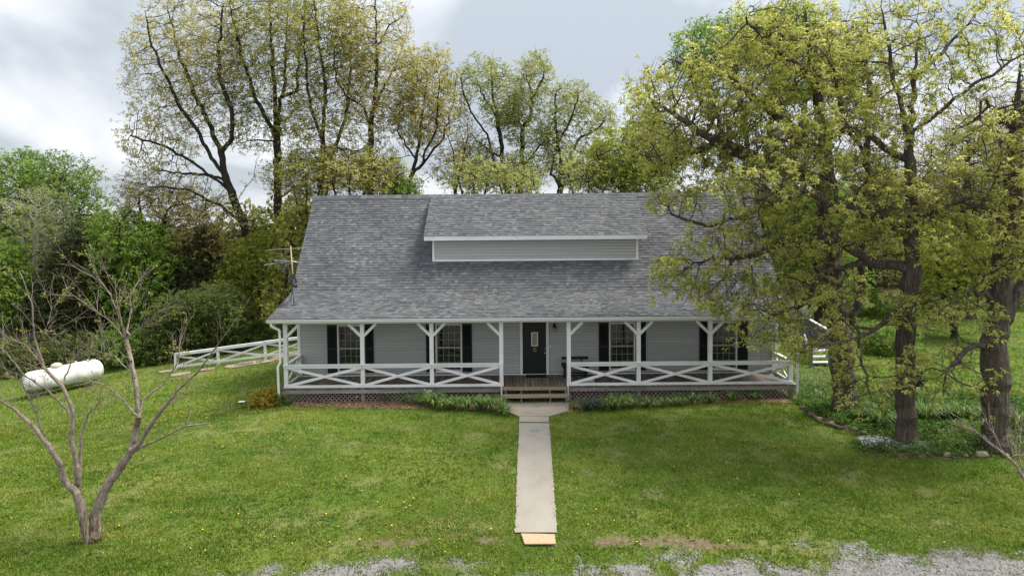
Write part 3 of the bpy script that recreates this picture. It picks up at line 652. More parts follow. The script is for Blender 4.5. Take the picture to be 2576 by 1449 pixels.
# railings, one part per bay
RT, RB = 1.385, .535
def bay(x0, x1, first, last):
    mb_ = MB(); yf = POST_Y-PW/2
    a = x0-(.08 if first else 0); b_ = x1+(.08 if last else 0)
    mb_.box((a, yf-.075, RT-.038), (b_, yf+.075, RT))
    mb_.box((a+.01, yf-.043, RT-.135), (b_-.01, yf-.004, RT-.040))
    rl = hp('railing', mb_, M['white'])
    mb_ = MB(); mb_.box((a+.01, yf-.043, RB+.005), (b_-.01, yf-.004, RB+.10)); hp('bottom_rail', mb_, M['white'], rl)
    xa, xb = x0+PW/2, x1-PW/2; za, zb = RB+.09, RT-.14
    mb_ = MB(); mb_.beam((xa-.03, yf-.018, za-.02), (xb+.03, yf-.018, zb+.02), .036, .092, (0, 0, 1)); hp('cross_brace', mb_, M['white'], rl)
    mb_ = MB(); mb_.beam((xa-.03, yf+.022, zb+.02), (xb+.03, yf+.022, za-.02), .036, .092, (0, 0, 1)); hp('cross_brace', mb_, M['white'], rl)
for i in range(7):
    if i != 3: bay(xp[i], xp[i+1], i in (0, 4) and i == 0, i == 6)
for x in (xp[0]-.02, xp[7]+.02):      # short side railings back to the wall
    mb = MB(); mb.box((x-.07, POST_Y+.08, RT-.038), (x+.07, WALL_Y-.02, RT)); mb.box((x-.02, POST_Y+.08, RT-.135), (x+.02, WALL_Y-.03, RT-.04)); rl = hp('railing', mb, M['white'])
    mb = MB(); mb.box((x-.02, POST_Y+.08, RB+.005), (x+.02, WALL_Y-.03, RB+.10)); hp('bottom_rail', mb, M['white'], rl)
    ya, yb = POST_Y+.08, WALL_Y-.14
    mb = MB(); mb.beam((x-.02, ya, RB+.08), (x-.02, yb, RT-.14), .036, .09); hp('cross_brace', mb, M['white'], rl)
    mb = MB(); mb.beam((x+.02, ya, RT-.14), (x+.02, yb, RB+.08), .036, .09); hp('cross_brace', mb, M['white'], rl)
    mb = MB(); mb.box((x-.07, WALL_Y-.14, FL), (x+.07, WALL_Y-.018, RT-.04)); hp('half_post', mb, M['white'], rl)
# steps
for nm, zt, ya, yb in (('tread', FL, DECK_Y-.20, DECK_Y-.035), ('tread', .325, DECK_Y-.50, DECK_Y-.22)):
    for q in range(1 if zt == FL else 2):
        w_ = (yb-ya) if zt == FL else (yb-ya)/2-.004
        y_ = ya + q*(w_+.008)
        mb = MB(); mb.box((xp[3]+.05, y_, zt-.085 if q == 0 else zt-.04), (xp[4]-.05, y_+w_, zt-.001*q)); hp('step_tread', mb, M['tread'])
for u in (.04, .28, .72, .96):
    x = xp[3]+.05 + (xp[4]-xp[3]-.1)*u
    mb = MB(); mb.poly_ext([(x-.022, DECK_Y-.47, -.05), (x-.022, DECK_Y+.2, -.05), (x-.022, DECK_Y+.2, FL-.09), (x-.022, DECK_Y-.18, FL-.09), (x-.022, DECK_Y-.18, .238), (x-.022, DECK_Y-.47, .238)], (.044, 0, 0)); hp('step_stringer', mb, M['oldwood'])
for i, s_ in ((3, 1), (4, -1)):
    x = xp[i]
    mb = MB(); mb.add([(x-.02,24.72,1.12),(x+.02,24.72,1.12),(x+.02,24.90,1.33),(x-.02,24.90,1.33),(x-.02,24.70,.02),(x+.02,24.70,.02),(x+.02,24.79,.02),(x-.02,24.79,.02)], [(0,1,2,3),(7,6,5,4),(0,4,5,1),(1,5,6,2),(2,6,7,3),(3,7,4,0)])
    mb = MB(); mb.box((x-.045+.02*s_, POST_Y-.20, -.02), (x+.005+.02*s_, POST_Y-.13, FL+.02)); mb.box((x-.05, POST_Y-.17, .78), (x+.05, POST_Y-PW/2-.046, RT-.04))
    hp('newel', mb, M['white'])
# roof: deck slabs then shingles
mb = MB(); th = .10
pr = [(Y_E, Z_E), (Y_B, Z_B), (Y_R, Z_R), (Y_BK, Z_BK), (Y_BK, Z_BK-th), (Y_R, Z_R-th*1.4), (Y_B, Z_B-th), (Y_E, Z_E-th*.6)]
n_ = len(pr); V_ = [(RX0, y, z) for y, z in pr] + [(RX1, y, z) for y, z in pr]
mb.add(V_, [(i, i+n_, (i+1)%n_+n_, (i+1)%n_) for i in range(n_)] + [(0,7,6,1), (1,6,5,2), (2,5,4,3), (n_,n_+1,n_+6,n_+7), (n_+1,n_+2,n_+5,n_+6), (n_+2,n_+3,n_+4,n_+5)])
roof = hp('roof', mb, M['felt'])
D_X0, D_X1 = -3.57, 5.49       # dormer roof
D_YE, D_ZE = 28.28, 5.93
D_WX0, D_WX1, D_WY = -3.27, 5.18, 28.62
mb = MB()
V_ = [(D_X0, D_YE, D_ZE), (D_X1, D_YE, D_ZE), (D_X1, Y_R-.02, Z_R+.01), (D_X0, Y_R-.02, Z_R+.01)]
mb.poly_ext(V_, (0, 0, -.09)); drm = hp('dormer_roof', mb, M['felt'])
shs = []     # (plane origin, u, v, n, u0, w, v0, e, thick, parent key)
def plane(o, q, w, L, e_, skip=None, key='roof'):
    o = np.array(o, float); v = np.array(q, float)-o; v /= np.linalg.norm(v); u = np.array([1., 0, 0]); nn = np.cross(u, v)
    rows = int(L/e_)+1
    for r_ in range(rows):
        v0 = r_*e_; ee = min(e_, L-v0)
        if ee < .03: break
        x = -random.uniform(0, .2)
        while x < w:
            ww = random.choice((.09, .11, .13, .15, .18, .22, .26)); a = max(x, 0); b2 = min(x+ww, w); x += ww
            if b2-a < .03: continue
            c = o + u*(a+b2)/2 + v*(v0+ee/2)
            if skip and skip(c): continue
            shs.append((o, u, v, nn, a, b2-a, v0, ee, random.choice((.009, .010, .019, .021)), key))
LP = math.hypot(Y_B-Y_E, Z_B-Z_E); LM = math.hypot(Y_R-Y_B, Z_R-Z_B); LD = math.hypot(Y_R-.02-D_YE, Z_R+.01-D_ZE); LB = math.hypot(Y_BK-Y_R, Z_BK-Z_R)
plane((RX0-.02, Y_E-.03, Z_E-.005), (RX0-.02, Y_B, Z_B), RX1-RX0+.04, LP+.03, .14)
plane((RX0-.02, Y_B, Z_B), (RX0-.02, Y_R, Z_R), RX1-RX0+.04, LM, .134, skip=lambda c: D_WX0+.1 < c[0] < D_WX1-.1 and c[1] > D_WY+.15)
plane((D_X0-.02, D_YE-.03, D_ZE-.01), (D_X0-.02, Y_R-.02, Z_R+.01), D_X1-D_X0+.04, LD+.03, .138, key='dormer')
def wedge(w, e_, t):
    return [(0,0,-.004),(w,0,-.004),(0,0,t),(w,0,t),(0,e_*1.03,.0015),(w,e_*1.03,.0015)], [(0,1,3,2),(2,3,5,4),(0,2,4),(1,5,3)]
# the 300 that show largest stand alone, the rest are one part
ar = []
for i, s_ in enumerate(shs):
    o, u, v, nn, a, w, v0, ee, t, key = s_
    c = o+u*(a+w/2)+v*(v0+ee/2); d = np.array([0,0,CAM_Z])-c; dist = np.linalg.norm(d)
    vis = abs(np.dot(nn, d))/dist * w*ee/dist**2
    if c[0] > 5.6 or (key == 'roof' and -3.6 < c[0] < 5.5 and c[1] > 28.2): vis = 0
    ar.append(vis)
top = set(np.argsort(-np.array(ar))[:300].tolist())
wm = {}
rest = {'roof': MB(), 'dormer': MB()}
for i, s_ in enumerate(shs):
    o, u, v, nn, a, w, v0, ee, t, key = s_
    p0 = o+u*a+v*v0
    if i in top:
        kk = (round(w, 2), round(ee, 3), t)
        if kk not in wm:
            wmb = MB(); wmb.add(*wedge(kk[0]-.002, ee, t)); wm[kk] = wmb.mesh('shingle', M['shingle'])
        ob = link('shingle', wm[kk], roof if key == 'roof' else drm)
        mt = Matrix(((u[0], v[0], nn[0], p0[0]-HO.x), (u[1], v[1], nn[1], p0[1]-HO.y), (u[2], v[2], nn[2], p0[2]-HO.z), (0,0,0,1)))
        ob.matrix_local = mt
    else:
        vs, fs = wedge(w-.002, ee, t)
        rest[key].add([p0+u*q[0]+v*q[1]+nn*q[2] for q in vs], fs)
tag(hp('shingle', rest['roof'], M['shingle'], roof), kind='stuff')
tag(hp('shingle', rest['dormer'], M['shingle'], drm), kind='stuff')
mb = MB(); x = RX0-.02
while x < RX1:
    w_ = .3; mb.add([(x,Y_R-.15,Z_R-.13),(x+w_-.004,Y_R-.15,Z_R-.13),(x+w_-.004,Y_R,Z_R+.045),(x,Y_R,Z_R+.035),(x+w_-.004,Y_R+.15,Z_R-.12),(x,Y_R+.15,Z_R-.12)], [(0,1,2,3),(3,2,4,5)]); x += w_
hp('ridge_cap', mb, M['shingle'], roof)
# rake boards
for x in (RX0, RX1):
    mb = MB()
    for (ya, za), (yb, zb) in (((Y_E, Z_E), (Y_B, Z_B)), ((Y_B, Z_B), (Y_R, Z_R)), ((Y_R, Z_R), (Y_BK, Z_BK))):
        mb.add([(x-.012,ya,za-.015),(x+.012,ya,za-.015),(x+.012,ya,za-.15),(x-.012,ya,za-.15),(x-.012,yb,zb-.015),(x+.012,yb,zb-.015),(x+.012,yb,zb-.15),(x-.012,yb,zb-.15)], [(0,1,2,3),(7,6,5,4),(0,4,5,1),(1,5,6,2),(2,6,7,3),(3,7,4,0)])
    hp('rake_board', mb, M['gutter'], roof)
# dormer wall and trim
mb = MB()
zb_ = roof_z(D_WY)
def droof(y): return D_ZE + (Z_R-D_ZE)*(y-D_YE)/(Y_R-D_YE)
V_ = [(D_WY, zb_-.05), (D_WY, droof(D_WY)-.09), (Y_R-.1, Z_R-.12), ]
mb.poly_ext([(D_WX0, y, z) for y, z in V_], (D_WX1-D_WX0, 0, 0)); dwall = hp('dormer_wall', mb, M['felt'])
z = zb_+.05; k = 0
ztop = droof(D_WY)-.1
while z < ztop:
    a, b_ = D_WX0+.07, D_WX1-.07; e_ = min(.123, ztop-z)
    if k in (2, 3): segs = [(a, a+1.48), (a+1.485, b_)]
    elif k == 5: segs = [(a, a+1.9), (a+1.904, a+6.0), (a+6.004, b_)]
    elif k == 1: segs = [(a, a+4.2), (a+4.204, b_)]
    else: segs = [(a, b_)]
    for c, d in segs: board('siding_board', c, d, z, e_, D_WY-.001, dwall, M['siding'], .02 if k != 2 else .026)
    z += .123; k += 1
for x0, x1 in ((D_WX0-.012, D_WX0+.07), (D_WX1-.07, D_WX1+.012)):
    mb = MB(); mb.box((x0, D_WY-.03, zb_-.03), (x1, D_WY+.06, ztop+.06)); hp('corner_board', mb, M['white'], dwall)
mb = MB(); mb.box((D_WX0, D_WY-.05, zb_-.03), (D_WX1, D_WY-.004, zb_+.05)); hp('base_flashing', mb, M['white'], dwall)
xm = D_X0+(D_X1-D_X0)*.42
for a, b_ in ((D_X0, xm-.002), (xm+.002, D_X1)):
    mb = MB(); mb.box((a, D_YE-.02, D_ZE-.19), (b_, D_YE+.02, D_ZE-.012)); hp('dormer_fascia', mb, M['white'], drm)
mb = MB(); mb.box((D_X0+.02, D_YE+.02, D_ZE-.18), (D_X1-.02, D_WY+.02, D_ZE-.165)); hp('dormer_soffit', mb, M['white'], drm)
for x in (D_X0, D_X1):
    mb = MB(); mb.add([(x-.012,D_YE,D_ZE-.01),(x+.012,D_YE,D_ZE-.01),(x+.012,D_YE,D_ZE-.17),(x-.012,D_YE,D_ZE-.17),(x-.012,Y_R-.1,Z_R-.05),(x+.012,Y_R-.1,Z_R-.05),(x+.012,Y_R-.1,Z_R-.21),(x-.012,Y_R-.1,Z_R-.21)], [(0,1,2,3),(7,6,5,4),(0,4,5,1),(1,5,6,2),(2,6,7,3),(3,7,4,0)]); hp('dormer_rake', mb, M['gutter'], drm)
# gutter and downspouts
mb = MB(); gy = Y_E-.045
g_prof = [(gy+.03, 2.965), (gy-.05, 2.965), (gy-.075, 3.0), (gy-.07, 3.03), (gy-.095, 3.06), (gy-.095, 3.085), (gy-.08, 3.085), (gy-.06, 3.0), (gy+.03, 3.0)]
mb.poly_ext([(RX0-.02, y, z) for y, z in g_prof], (RX1-RX0+.04, 0, 0)); mb.box((RX0, Y_E+.005, 2.93), (RX1, Y_E+.03, 3.06))
hp('gutter', mb, M['gutter'])
def spout(pts):
    mb_ = MB()
    for p, q in zip(pts[:-1], pts[1:]): mb_.beam(p, q, .075, .055, (0, 1, 0))
    return hp('downspout', mb_, M['white'])
xl = xp[0]-.16; spout([(xl-.22, gy, 2.97), (xl-.22, gy, 2.86), (xl+.04, gy+.12, 2.68), (xl+.04, gy+.12, 1.52), (xl-.05, gy+.1, 1.36), (xl-.03, gy+.1, .3)])
xr = xp[7]+.16; spout([(xr+.12, gy, 2.97), (xr+.12, gy, 2.86), (xr, gy+.12, 2.7), (xr, gy+.12, .08), (xr+.08, gy+.02, -.02)])

# ------------------------------------------------------------------ things on and near the porch
def obj1(name, mb, mat, label, cat, loc, group=None, smooth=False):
    o = link(name, mb.mesh(name, mat, loc, smooth), None, [float(c) for c in loc]); return tag(o, label, cat, group)
c = at(1395, 823, WALL_Y-.06); L_ = Vector((c[0], WALL_Y-.02, c[2]-.16))
lan = thing('wall_lantern', 'black porch lantern fixed to the siding right of the front door', 'lamp', L_)
def tp(name, mb, mat, t, smooth=False, label=None):
    o = link(name, mb.mesh(name, mat, t.location, smooth), t)
    if label: o['label'] = label
    return o
mb = MB(); mb.box((c[0]-.05, WALL_Y-.02, c[2]-.06), (c[0]+.05, WALL_Y+.02, c[2]+.15)); mb.tube([(c[0],WALL_Y-.02,c[2]+.08),(c[0],WALL_Y-.09,c[2]+.13),(c[0],WALL_Y-.14,c[2]+.07)], .012, 6); tp('bracket', mb, M['black'], lan)
mb = MB(); mb.lathe([(.0,.10),(.03,.09),(.075,.03),(.08,.02)], (c[0],WALL_Y-.13,c[2]-.02), 8); mb.lathe([(.045,-.15),(.05,-.14),(.02,-.16),(0,-.17)], (c[0],WALL_Y-.13,c[2]-.0), 8)
for j in range(6): a = j*math.pi/3; mb.tube([(c[0]+.07*math.cos(a),WALL_Y-.13+.07*math.sin(a),c[2]),(c[0]+.047*math.cos(a),WALL_Y-.13+.047*math.sin(a),c[2]-.14)], .006, 4)
tp('cage', mb, M['black'], lan)
mb = MB(); mb.lathe([(.064,-.002),(.044,-.14)], (c[0],WALL_Y-.13,c[2]), 8); tp('lamp_glass', mb, M['lampglass'], lan)
c0 = at(1323, 948, WALL_Y)[0]; c1 = at(1374, 948, WALL_Y)[0]
mb = MB(); mb.box((c0, WALL_Y-.52, FL+.005), (c1, WALL_Y-.07, FL+.022))
for i in range(9): mb.box((c0+.02, WALL_Y-.50+i*.046, FL+.022), (c1-.02, WALL_Y-.48+i*.046, FL+.027))
obj1('doormat', mb, M['rubber'], 'black ribbed doormat on the deck in front of the door', 'doormat', (c0, WALL_Y-.3, FL))
# bench
bx0, bx1 = at(1413, 900, 26.5)[0], at(1481, 900, 26.5)[0]; by = 26.45
bn = thing('porch_bench', 'black rustic timber bench against the wall right of the door', 'bench', ((bx0+bx1)/2, by, FL))
zt = at(1447, 901, 26.6)[2]
mb = MB(); mb.tube([(bx0,by+.22,zt),(bx0+.03,by+.22,zt),(bx1-.03,by+.22,zt),(bx1,by+.22,zt)], [.035,.052,.052,.035], 10); tp('backrest', mb, M['black'], bn, True)
zs = FL+.43
mb = MB(); mb.box((bx0+.02, by-.2, zs-.05), (bx1-.02, by-.01, zs)); mb.box((bx0+.02, by+.0, zs-.05), (bx1-.02, by+.2, zs)); tp('seat', mb, M['black'], bn)
for x in (bx0+.22, bx1-.26):
    mb = MB(); mb.beam((x, by+.12, zs), (x, by+.22, zt), .07, .05, (1,0,0)); tp('back_post', mb, M['black'], bn)
for x, xx in ((bx0+.10, bx0+.14), (bx1-.10, bx1-.14)):
    for dy_ in (-.15, .15):
        mb = MB(); mb.beam((xx, by+dy_*.9, zs-.05), (x, by+dy_*1.15, FL), .085, .085, (0,1,0)); tp('leg', mb, M['black'], bn)
mb = MB(); mb.box((bx0+.1, by-.03, FL+.12), (bx1-.1, by+.03, FL+.18)); tp('stretcher', mb, M['black'], bn)
mb = MB(); mb.box((bx0-.03, by-.2, zs+.03), (bx0+.20, by-.12, zs+.16)); mb.box((bx0+.02, by-.18, zs-.002), (bx0+.08, by-.13, zs+.03)); tp('armrest', mb, M['black'], bn)
c = at(1480, 968, 25.55)
mb = MB(); mb.box((c[0]-.24, 25.45, FL+.006), (c[0]+.22, 25.75, FL+.03)); mb.box((c[0]-.24, 25.45, FL+.03), (c[0]-.22, 25.75, FL+.07)); mb.box((c[0]+.20, 25.45, FL+.03), (c[0]+.22, 25.75, FL+.07)); mb.box((c[0]-.22, 25.73, FL+.03), (c[0]+.20, 25.75, FL+.07))
obj1('boot_tray', mb, M['ceiling'], 'pale tray lying on the deck behind the railing under the bench', 'tray', (c[0], 25.6, FL))
c = G(1612, 1005); c[1] = 24.85; mb = MB(); zc = .02
mb.box((c[0]-.055,24.8,zc),(c[0]+.055,24.9,zc+.13)); mb.poly_ext([(c[0]-.09,24.77,zc+.115),(c[0],24.77,zc+.22),(c[0]+.09,24.77,zc+.115),(c[0],24.77,zc+.19)], (0,.16,0)); mb.lathe([(0,-.004),(.02,-.003),(.02,.004)], (c[0],24.797,zc+.08), 10, 'y')
obj1('birdhouse', mb, M['red'], 'small dark red birdhouse ornament standing against the lattice skirt', 'birdhouse', (c[0], 24.85, zc))

# TV antenna on its mast beside the gable
ax, ay = -8.98, 28.9
pt_ = at(731, 622, ay); pb_ = at(746, 800, ay)
top_ = Vector(pt_); bot = Vector((pb_[0]+ (pb_[0]-pt_[0])*.9, ay, float(gz(pb_[0], ay))-.1))
ant = thing('tv_antenna', 'rooftop television aerial with two booms on a tan mast beside the gable', 'antenna', (bot.x, ay, bot.z+.1))
mb = MB(); mb.tube([bot, top_ + Vector((0,0,.05))], .024, 8); tp('mast', mb, M['mast'], ant, True)
def ypix(px, py, dy_=0): return Vector(at(px, py, ay+dy_))
mb = MB(); b0, b1 = ypix(676, 629, -.25), ypix(800, 621.5, .35); mb.tube([b0, b1], .010, 6)
for i in range(13):
    t = i/12; p = b0.lerp(b1, t); h_ = .24+.32*t; mb.tube([p+Vector((-.05,-h_,.0)), p+Vector((.05,h_,.0))], .005, 4)
    if i > 6: mb.tube([p+Vector((0,-.02,-.05)), p+Vector((.09,.02,-.05))], .008, 5)
tp('upper_boom', mb, M['steel'], ant)
mb = MB(); b0, b1 = ypix(668, 665, -.2), ypix(782, 656, .2); mb.tube([b0, b1], .011, 6)
for q0, q1 in (((664,668),(752,655)), ((674,652),(780,662)), ((735,657),(795,672)), ((690,658),(776,655)), ((664,667.5),(688,662))): mb.tube([ypix(*q0, -.3), ypix(*q1, .25)], .007, 5)
tp('lower_boom', mb, M['steel'], ant)
mb = MB(); mb.tube([ypix(708,640,-.1), ypix(722,659,0)], .012, 6); mb.tube([ypix(722,660,0), ypix(712,684,-.1)], .010, 6)
for i, (pxa, pxb, py_) in enumerate(((697,721,639.5),(694,731,644.5),(704,727,649),(706,724,654),(703,724,667),(708,727,672),(697,731,677.5),(702,722,683))): mb.tube([ypix(pxa,py_,-.08), ypix(pxb,py_,-.02)], .005, 4)
mb.tube([ypix(716,668,-.05), ypix(734,662,.0)], .013, 5)
tp('reflector', mb, M['steel'], ant)
# satellite dish on the porch roof
dy0 = 26.2
db = at(741, 766, dy0); dish = thing('satellite_dish', 'grey satellite dish seen edge on, bolted to the low porch roof', 'dish', (db[0], dy0, roof_z(dy0)))
d0 = Vector((db[0], dy0, roof_z(dy0))); dp = lambda px, py, q=0: Vector(at(px, py, dy0+q))
mb = MB(); mb.tube([d0, dp(734,722), dp(735,712)], [.03,.03,.035], 8); mb.tube([dp(734,738), dp(729,757,.5)], .012, 5); mb.tube([dp(736,738), dp(736,765,-.35)], .012, 5); mb.box((d0.x-.1,d0.y-.1,d0.z-.0),(d0.x+.08,d0.y+.1,d0.z+.03)); mb.box((dp(736,708).x-.03, dy0-.06, dp(736,708).z-.12), (dp(736,708).x+.05, dy0+.06, dp(736,708).z+.06)); tp('mount', mb, surf('dish_mount_grey', [(.07,.075,.08), (.13,.135,.14)], (8,8,8), .6), dish)
mb = MB(); R_ = .30; prof = [(0.0, .05)]+[(R_*t, .05*(1-t*t)) for t in (.25,.5,.75,1)]+[(R_, -.012),(R_*.7,.012),(0,.035)]
mb.lathe(prof, (0,0,0), 20)
nrm = (dp(738,700)-dp(731,694)).normalized(); dirn = Vector((.93, -.12, .34)).normalized(); rot = dirn.to_track_quat('-Z', 'Y').to_matrix()
cd = dp(737, 706); mb.v = [tuple(rot @ Vector(q) + cd) for q in mb.v]
tp('reflector', mb, M['grill'], dish, True)
mb = MB(); mb.tube([dp(740,718), dp(743,716,-.2), dp(766,704,-.25)], .016, 6); mb.tube([dp(764,705,-.25), dp(770,702,-.25)], .035, 8); tp('feed_arm', mb, M['sash'], dish)

# white ramp fence left of the house
FY = 35.0
fb = [at(442.5, 933, FY), at(549, 920, FY), at(667.3, 905, FY), at(790, 890, FY)]
ft = [at(442.5, 889.5, FY), at(549, 875, FY), at(667.3, 859, FY), at(790, 843, FY)]
fence = thing('ramp_fence', 'white timber ramp railing with crossed braces running left from the house', 'fence', (fb[0][0], FY, float(gz(fb[0][0], FY))))
for p, q in zip(fb, ft):
    mb = MB(); mb.box((p[0]-.055, FY-.05, min(p[2], float(gz(p[0], FY)))-.1), (p[0]+.055, FY+.05, q[2]-.02)); tp('fence_post', mb, M['white'], fence)
for i in range(3):
    a, b_ = Vector(ft[i]), Vector(ft[i+1]); c, d = Vector(fb[i]), Vector(fb[i+1]); up = Vector((0,0,.22)); o = Vector((0,-.07,0))
    mb = MB(); mb.beam(a+Vector((-.06,0,0)), b_, .15, .04); mb.beam(a+o-Vector((0,0,.07)), b_+o-Vector((0,0,.07)), .035, .10); tp('top_rail', mb, M['white'], fence)
    mb = MB(); mb.beam(c+o+up, d+o+up, .036, .10); tp('bottom_rail', mb, M['white'], fence)
    mb = MB(); mb.beam(c+o*.6+up, b_+o*.6-Vector((0,0,.13)), .03, .09); tp('cross_brace', mb, M['white'], fence)
    mb = MB(); mb.beam(a-o*.3-Vector((0,0,.13)), d-o*.3+up, .03, .09); tp('cross_brace', mb, M['white'], fence)
mb = MB(); q = MB()
for i in range(3):
    pass
# flagstones stepping along the ramp
for i, (px, py, w_) in enumerate(((600,921,.75), (632,915,.8), (668,911,.55), (715,899,.75), (735,893,.6), (420,935,.4), (455,943,.55), (520,931,.4), (690,906,.35))):
    c = G(px, py); mb = MB(); k = 7; pts = []
    for j in range(k):
        a = 2*math.pi*j/k; r_ = w_*random.uniform(.75, 1.1); pts.append((c[0]+r_*math.cos(a), c[1]+.8*r_*math.sin(a)))
    mb.poly_ext([(x, y, float(gz(x, y))+.06) for x, y in pts], (0, 0, -.12))
    obj1('flagstone', mb, M['flagstone'], ['pale flagstone just left of the middle fence post', 'largest flagstone between the middle and right fence posts', 'flagstone at the foot of the right fence post', 'flagstone nearest the house corner on the ramp', 'farthest flagstone beside the house gable', 'stray flagstone left of the fence end', 'low flat stone at the foot of the first fence post', 'small flagstone under the first fence bay', 'small chipped stone right of the right fence post'][i], 'flagstone', (c[0], c[1], c[2]), 'flagstones along the ramp')

# propane tank
a = G(82, 1000); b_ = G(238, 966)
tc0 = (Vector(a)+Vector(b_))/2
tdir = Vector((b_[0]-a[0], b_[1]-a[1], 0)).normalized(); R_ = .52; Lh = 1.66
tank = thing('propane_tank', 'white rust streaked propane tank lying on the left lawn', 'tank', (tc0.x, tc0.y, float(gz(tc0.x, tc0.y))))
zc = float(gz(tc0.x, tc0.y)) + R_ + .17
mb = MB(); prof = [(0.0, -Lh)]
for t in np.linspace(0.15, 1, 7): prof.append((R_*math.sin(t*math.pi/2), -Lh + R_*.75*(1-math.cos(t*math.pi/2))))
prof += [(R_, -.6), (R_+.004, -.59), (R_+.004, -.57), (R_, -.56), (R_, .5), (R_+.004, .51), (R_+.004, .53), (R_, .54)]
for t in np.linspace(1, .15, 7): prof.append((R_*math.sin(t*math.pi/2), Lh - R_*.75*(1-math.cos(t*math.pi/2))))
prof.append((0, Lh)); mb.lathe(prof, (0,0,0), 28, 'x')
tz = math.atan2(tdir.y, tdir.x); tilt = math.atan2(float(gz(*(tc0+tdir*1.5).xy) - gz(*(tc0-tdir*1.5).xy)), 3.0)
TM = Matrix.Translation((tc0.x, tc0.y, zc)) @ Matrix.Rotation(tz, 4, 'Z') @ Matrix.Rotation(-tilt, 4, 'Y')
def tt(mb_): mb_.v = [tuple(TM @ Vector(q)) for q in mb_.v]; return mb_
tp('shell', tt(mb), M['tankpaint'], tank, True)
mb = MB(); mb.lathe([(.24,.0),(.24,.10),(.20,.19),(.10,.23),(0,.24)], (-.25,0,R_-.06), 16); mb.lathe([(.245,.09),(.25,.10),(.245,.11)], (-.25,0,R_-.06), 16); tp('valve_cover', tt(mb), surf('cover_paint', [(.40,.33,.27), (.56,.50,.45)], (5,5,5), .6), tank, True)
for x in (.55, 1.05):
    mb = MB(); mb.box((x-.04, -.03, R_-.02), (x+.04, .03, R_+.07)); tp('lifting_lug', tt(mb), M['tankpaint'], tank)
for x in (-1.15, 1.1):
    mb = MB(); mb.poly_ext([(x-.06,-.34,-R_*.68),(x-.06,.34,-R_*.68),(x-.06,.30,-R_-.17),(x-.06,-.30,-R_-.17)], (.12,0,0)); mb.box((x-.2,-.42,-R_-.30),(x+.2,.42,-R_-.165)); tp('saddle', tt(mb), M['concrete'], tank)

# rear stair and deck at the right of the house
SY = 31.0
st = thing('side_stairs', 'weathered side deck stair with white treads right of the house', 'stairs', (G(2065,945)[0], SY-.5, 0))
s0, s1 = at(2038, 885, SY), at(2088, 885, SY)
for i, py_ in enumerate((880, 895, 910, 926, 942.5)):
    p0, p1 = at(2040+i*1.2, py_, SY-.9+.0), at(2086+i*1.2, py_, SY-.9)
    yy = SY - i*.28; p0, p1 = at(2040+i*1.0, py_, yy), at(2088+i*1.0, py_, yy)
    mb = MB(); mb.box((p0[0], yy-.14, p0[2]-.05), (p1[0], yy+.14, p0[2])); tp('tread', mb, M['white'], st)
pa, pb = at(2023, 845, SY+.9), at(2040, 893, SY-.3)
mb = MB(); mb.beam(pa, pb, .05, .24); tp('stringer', mb, M['white'], st)
ta, tb_ = at(2012, 792, SY+1.6), at(2082, 830, SY-.2); la, lb = at(2012, 862, SY+1.6), at(2082, 878, SY-.2)
for i in range(16):
    t = i/15; p = Vector(ta).lerp(Vector(tb_), t); q = Vector(la).lerp(Vector(lb), t)
    mb = MB(); mb.beam(q, p, .085, .03, (0,1,0)); tp('picket', mb, surf('grey_picket', [(.10,.105,.11), (.19,.195,.20)], (4,4,12), .85) if 'picket' not in M else M['picket'], st); M['picket'] = bpy.data.materials['grey_picket']
mb = MB(); mb.beam(Vector(ta)+Vector((0,0,.03)), Vector(tb_)+Vector((0,0,.03)), .12, .05); tp('handrail', mb, M['white'], st)
mb = MB(); pt2 = at(2086, 833, SY-.25); mb.poly_ext([(pt2[0]-.09, pt2[1], pt2[2]), (pt2[0]+.07, pt2[1], pt2[2]-.02), (pt2[0]+.07, pt2[1], pt2[2]-.36)], (0,.05,0)); tp('rail_end', mb, M['white'], st)
for px in (2022, 2040, 2088):
    q = at(px, 900, SY+.4 if px < 2030 else SY-.9); mb = MB(); zt_ = q[2]+.6; mb.box((q[0]-.06, q[1]-.06, -.2), (q[0]+.06, q[1]+.06, zt_)); tp('post', mb, M['picket'], st)

# covered grill on the right lawn, half behind the middle trunk
g = G(2291, 998)
gr = thing('barbecue_grill', 'black hooded grill standing on the right lawn behind the tall middle trunk', 'grill', g)
mb = MB(); w_ = .34
mb.poly_ext([(g[0]-w_, g[1]-.25, g[2]+.55), (g[0]+w_+.12, g[1]-.25, g[2]+.62), (g[0]+w_+.12, g[1]-.25, g[2]+.72), (g[0]+.12, g[1]-.25, g[2]+1.12), (g[0]-w_, g[1]-.25, g[2]+1.12)], (0,.5,0)); tp('hood', mb, M['grill'], gr)
mb = MB(); mb.box((g[0]-w_+.03, g[1]-.22, g[2]+.42), (g[0]+w_-.02, g[1]+.22, g[2]+.56)); tp('firebox', mb, M['grill'], gr)
for sx_ in (-1, 1):
    for sy_ in (-1, 1): mb = MB(); mb.tube([(g[0]+sx_*.26, g[1]+sy_*.18, g[2]+.44), (g[0]+sx_*.30, g[1]+sy_*.2, g[2])], .018, 6); tp('leg', mb, M['grill'], gr)

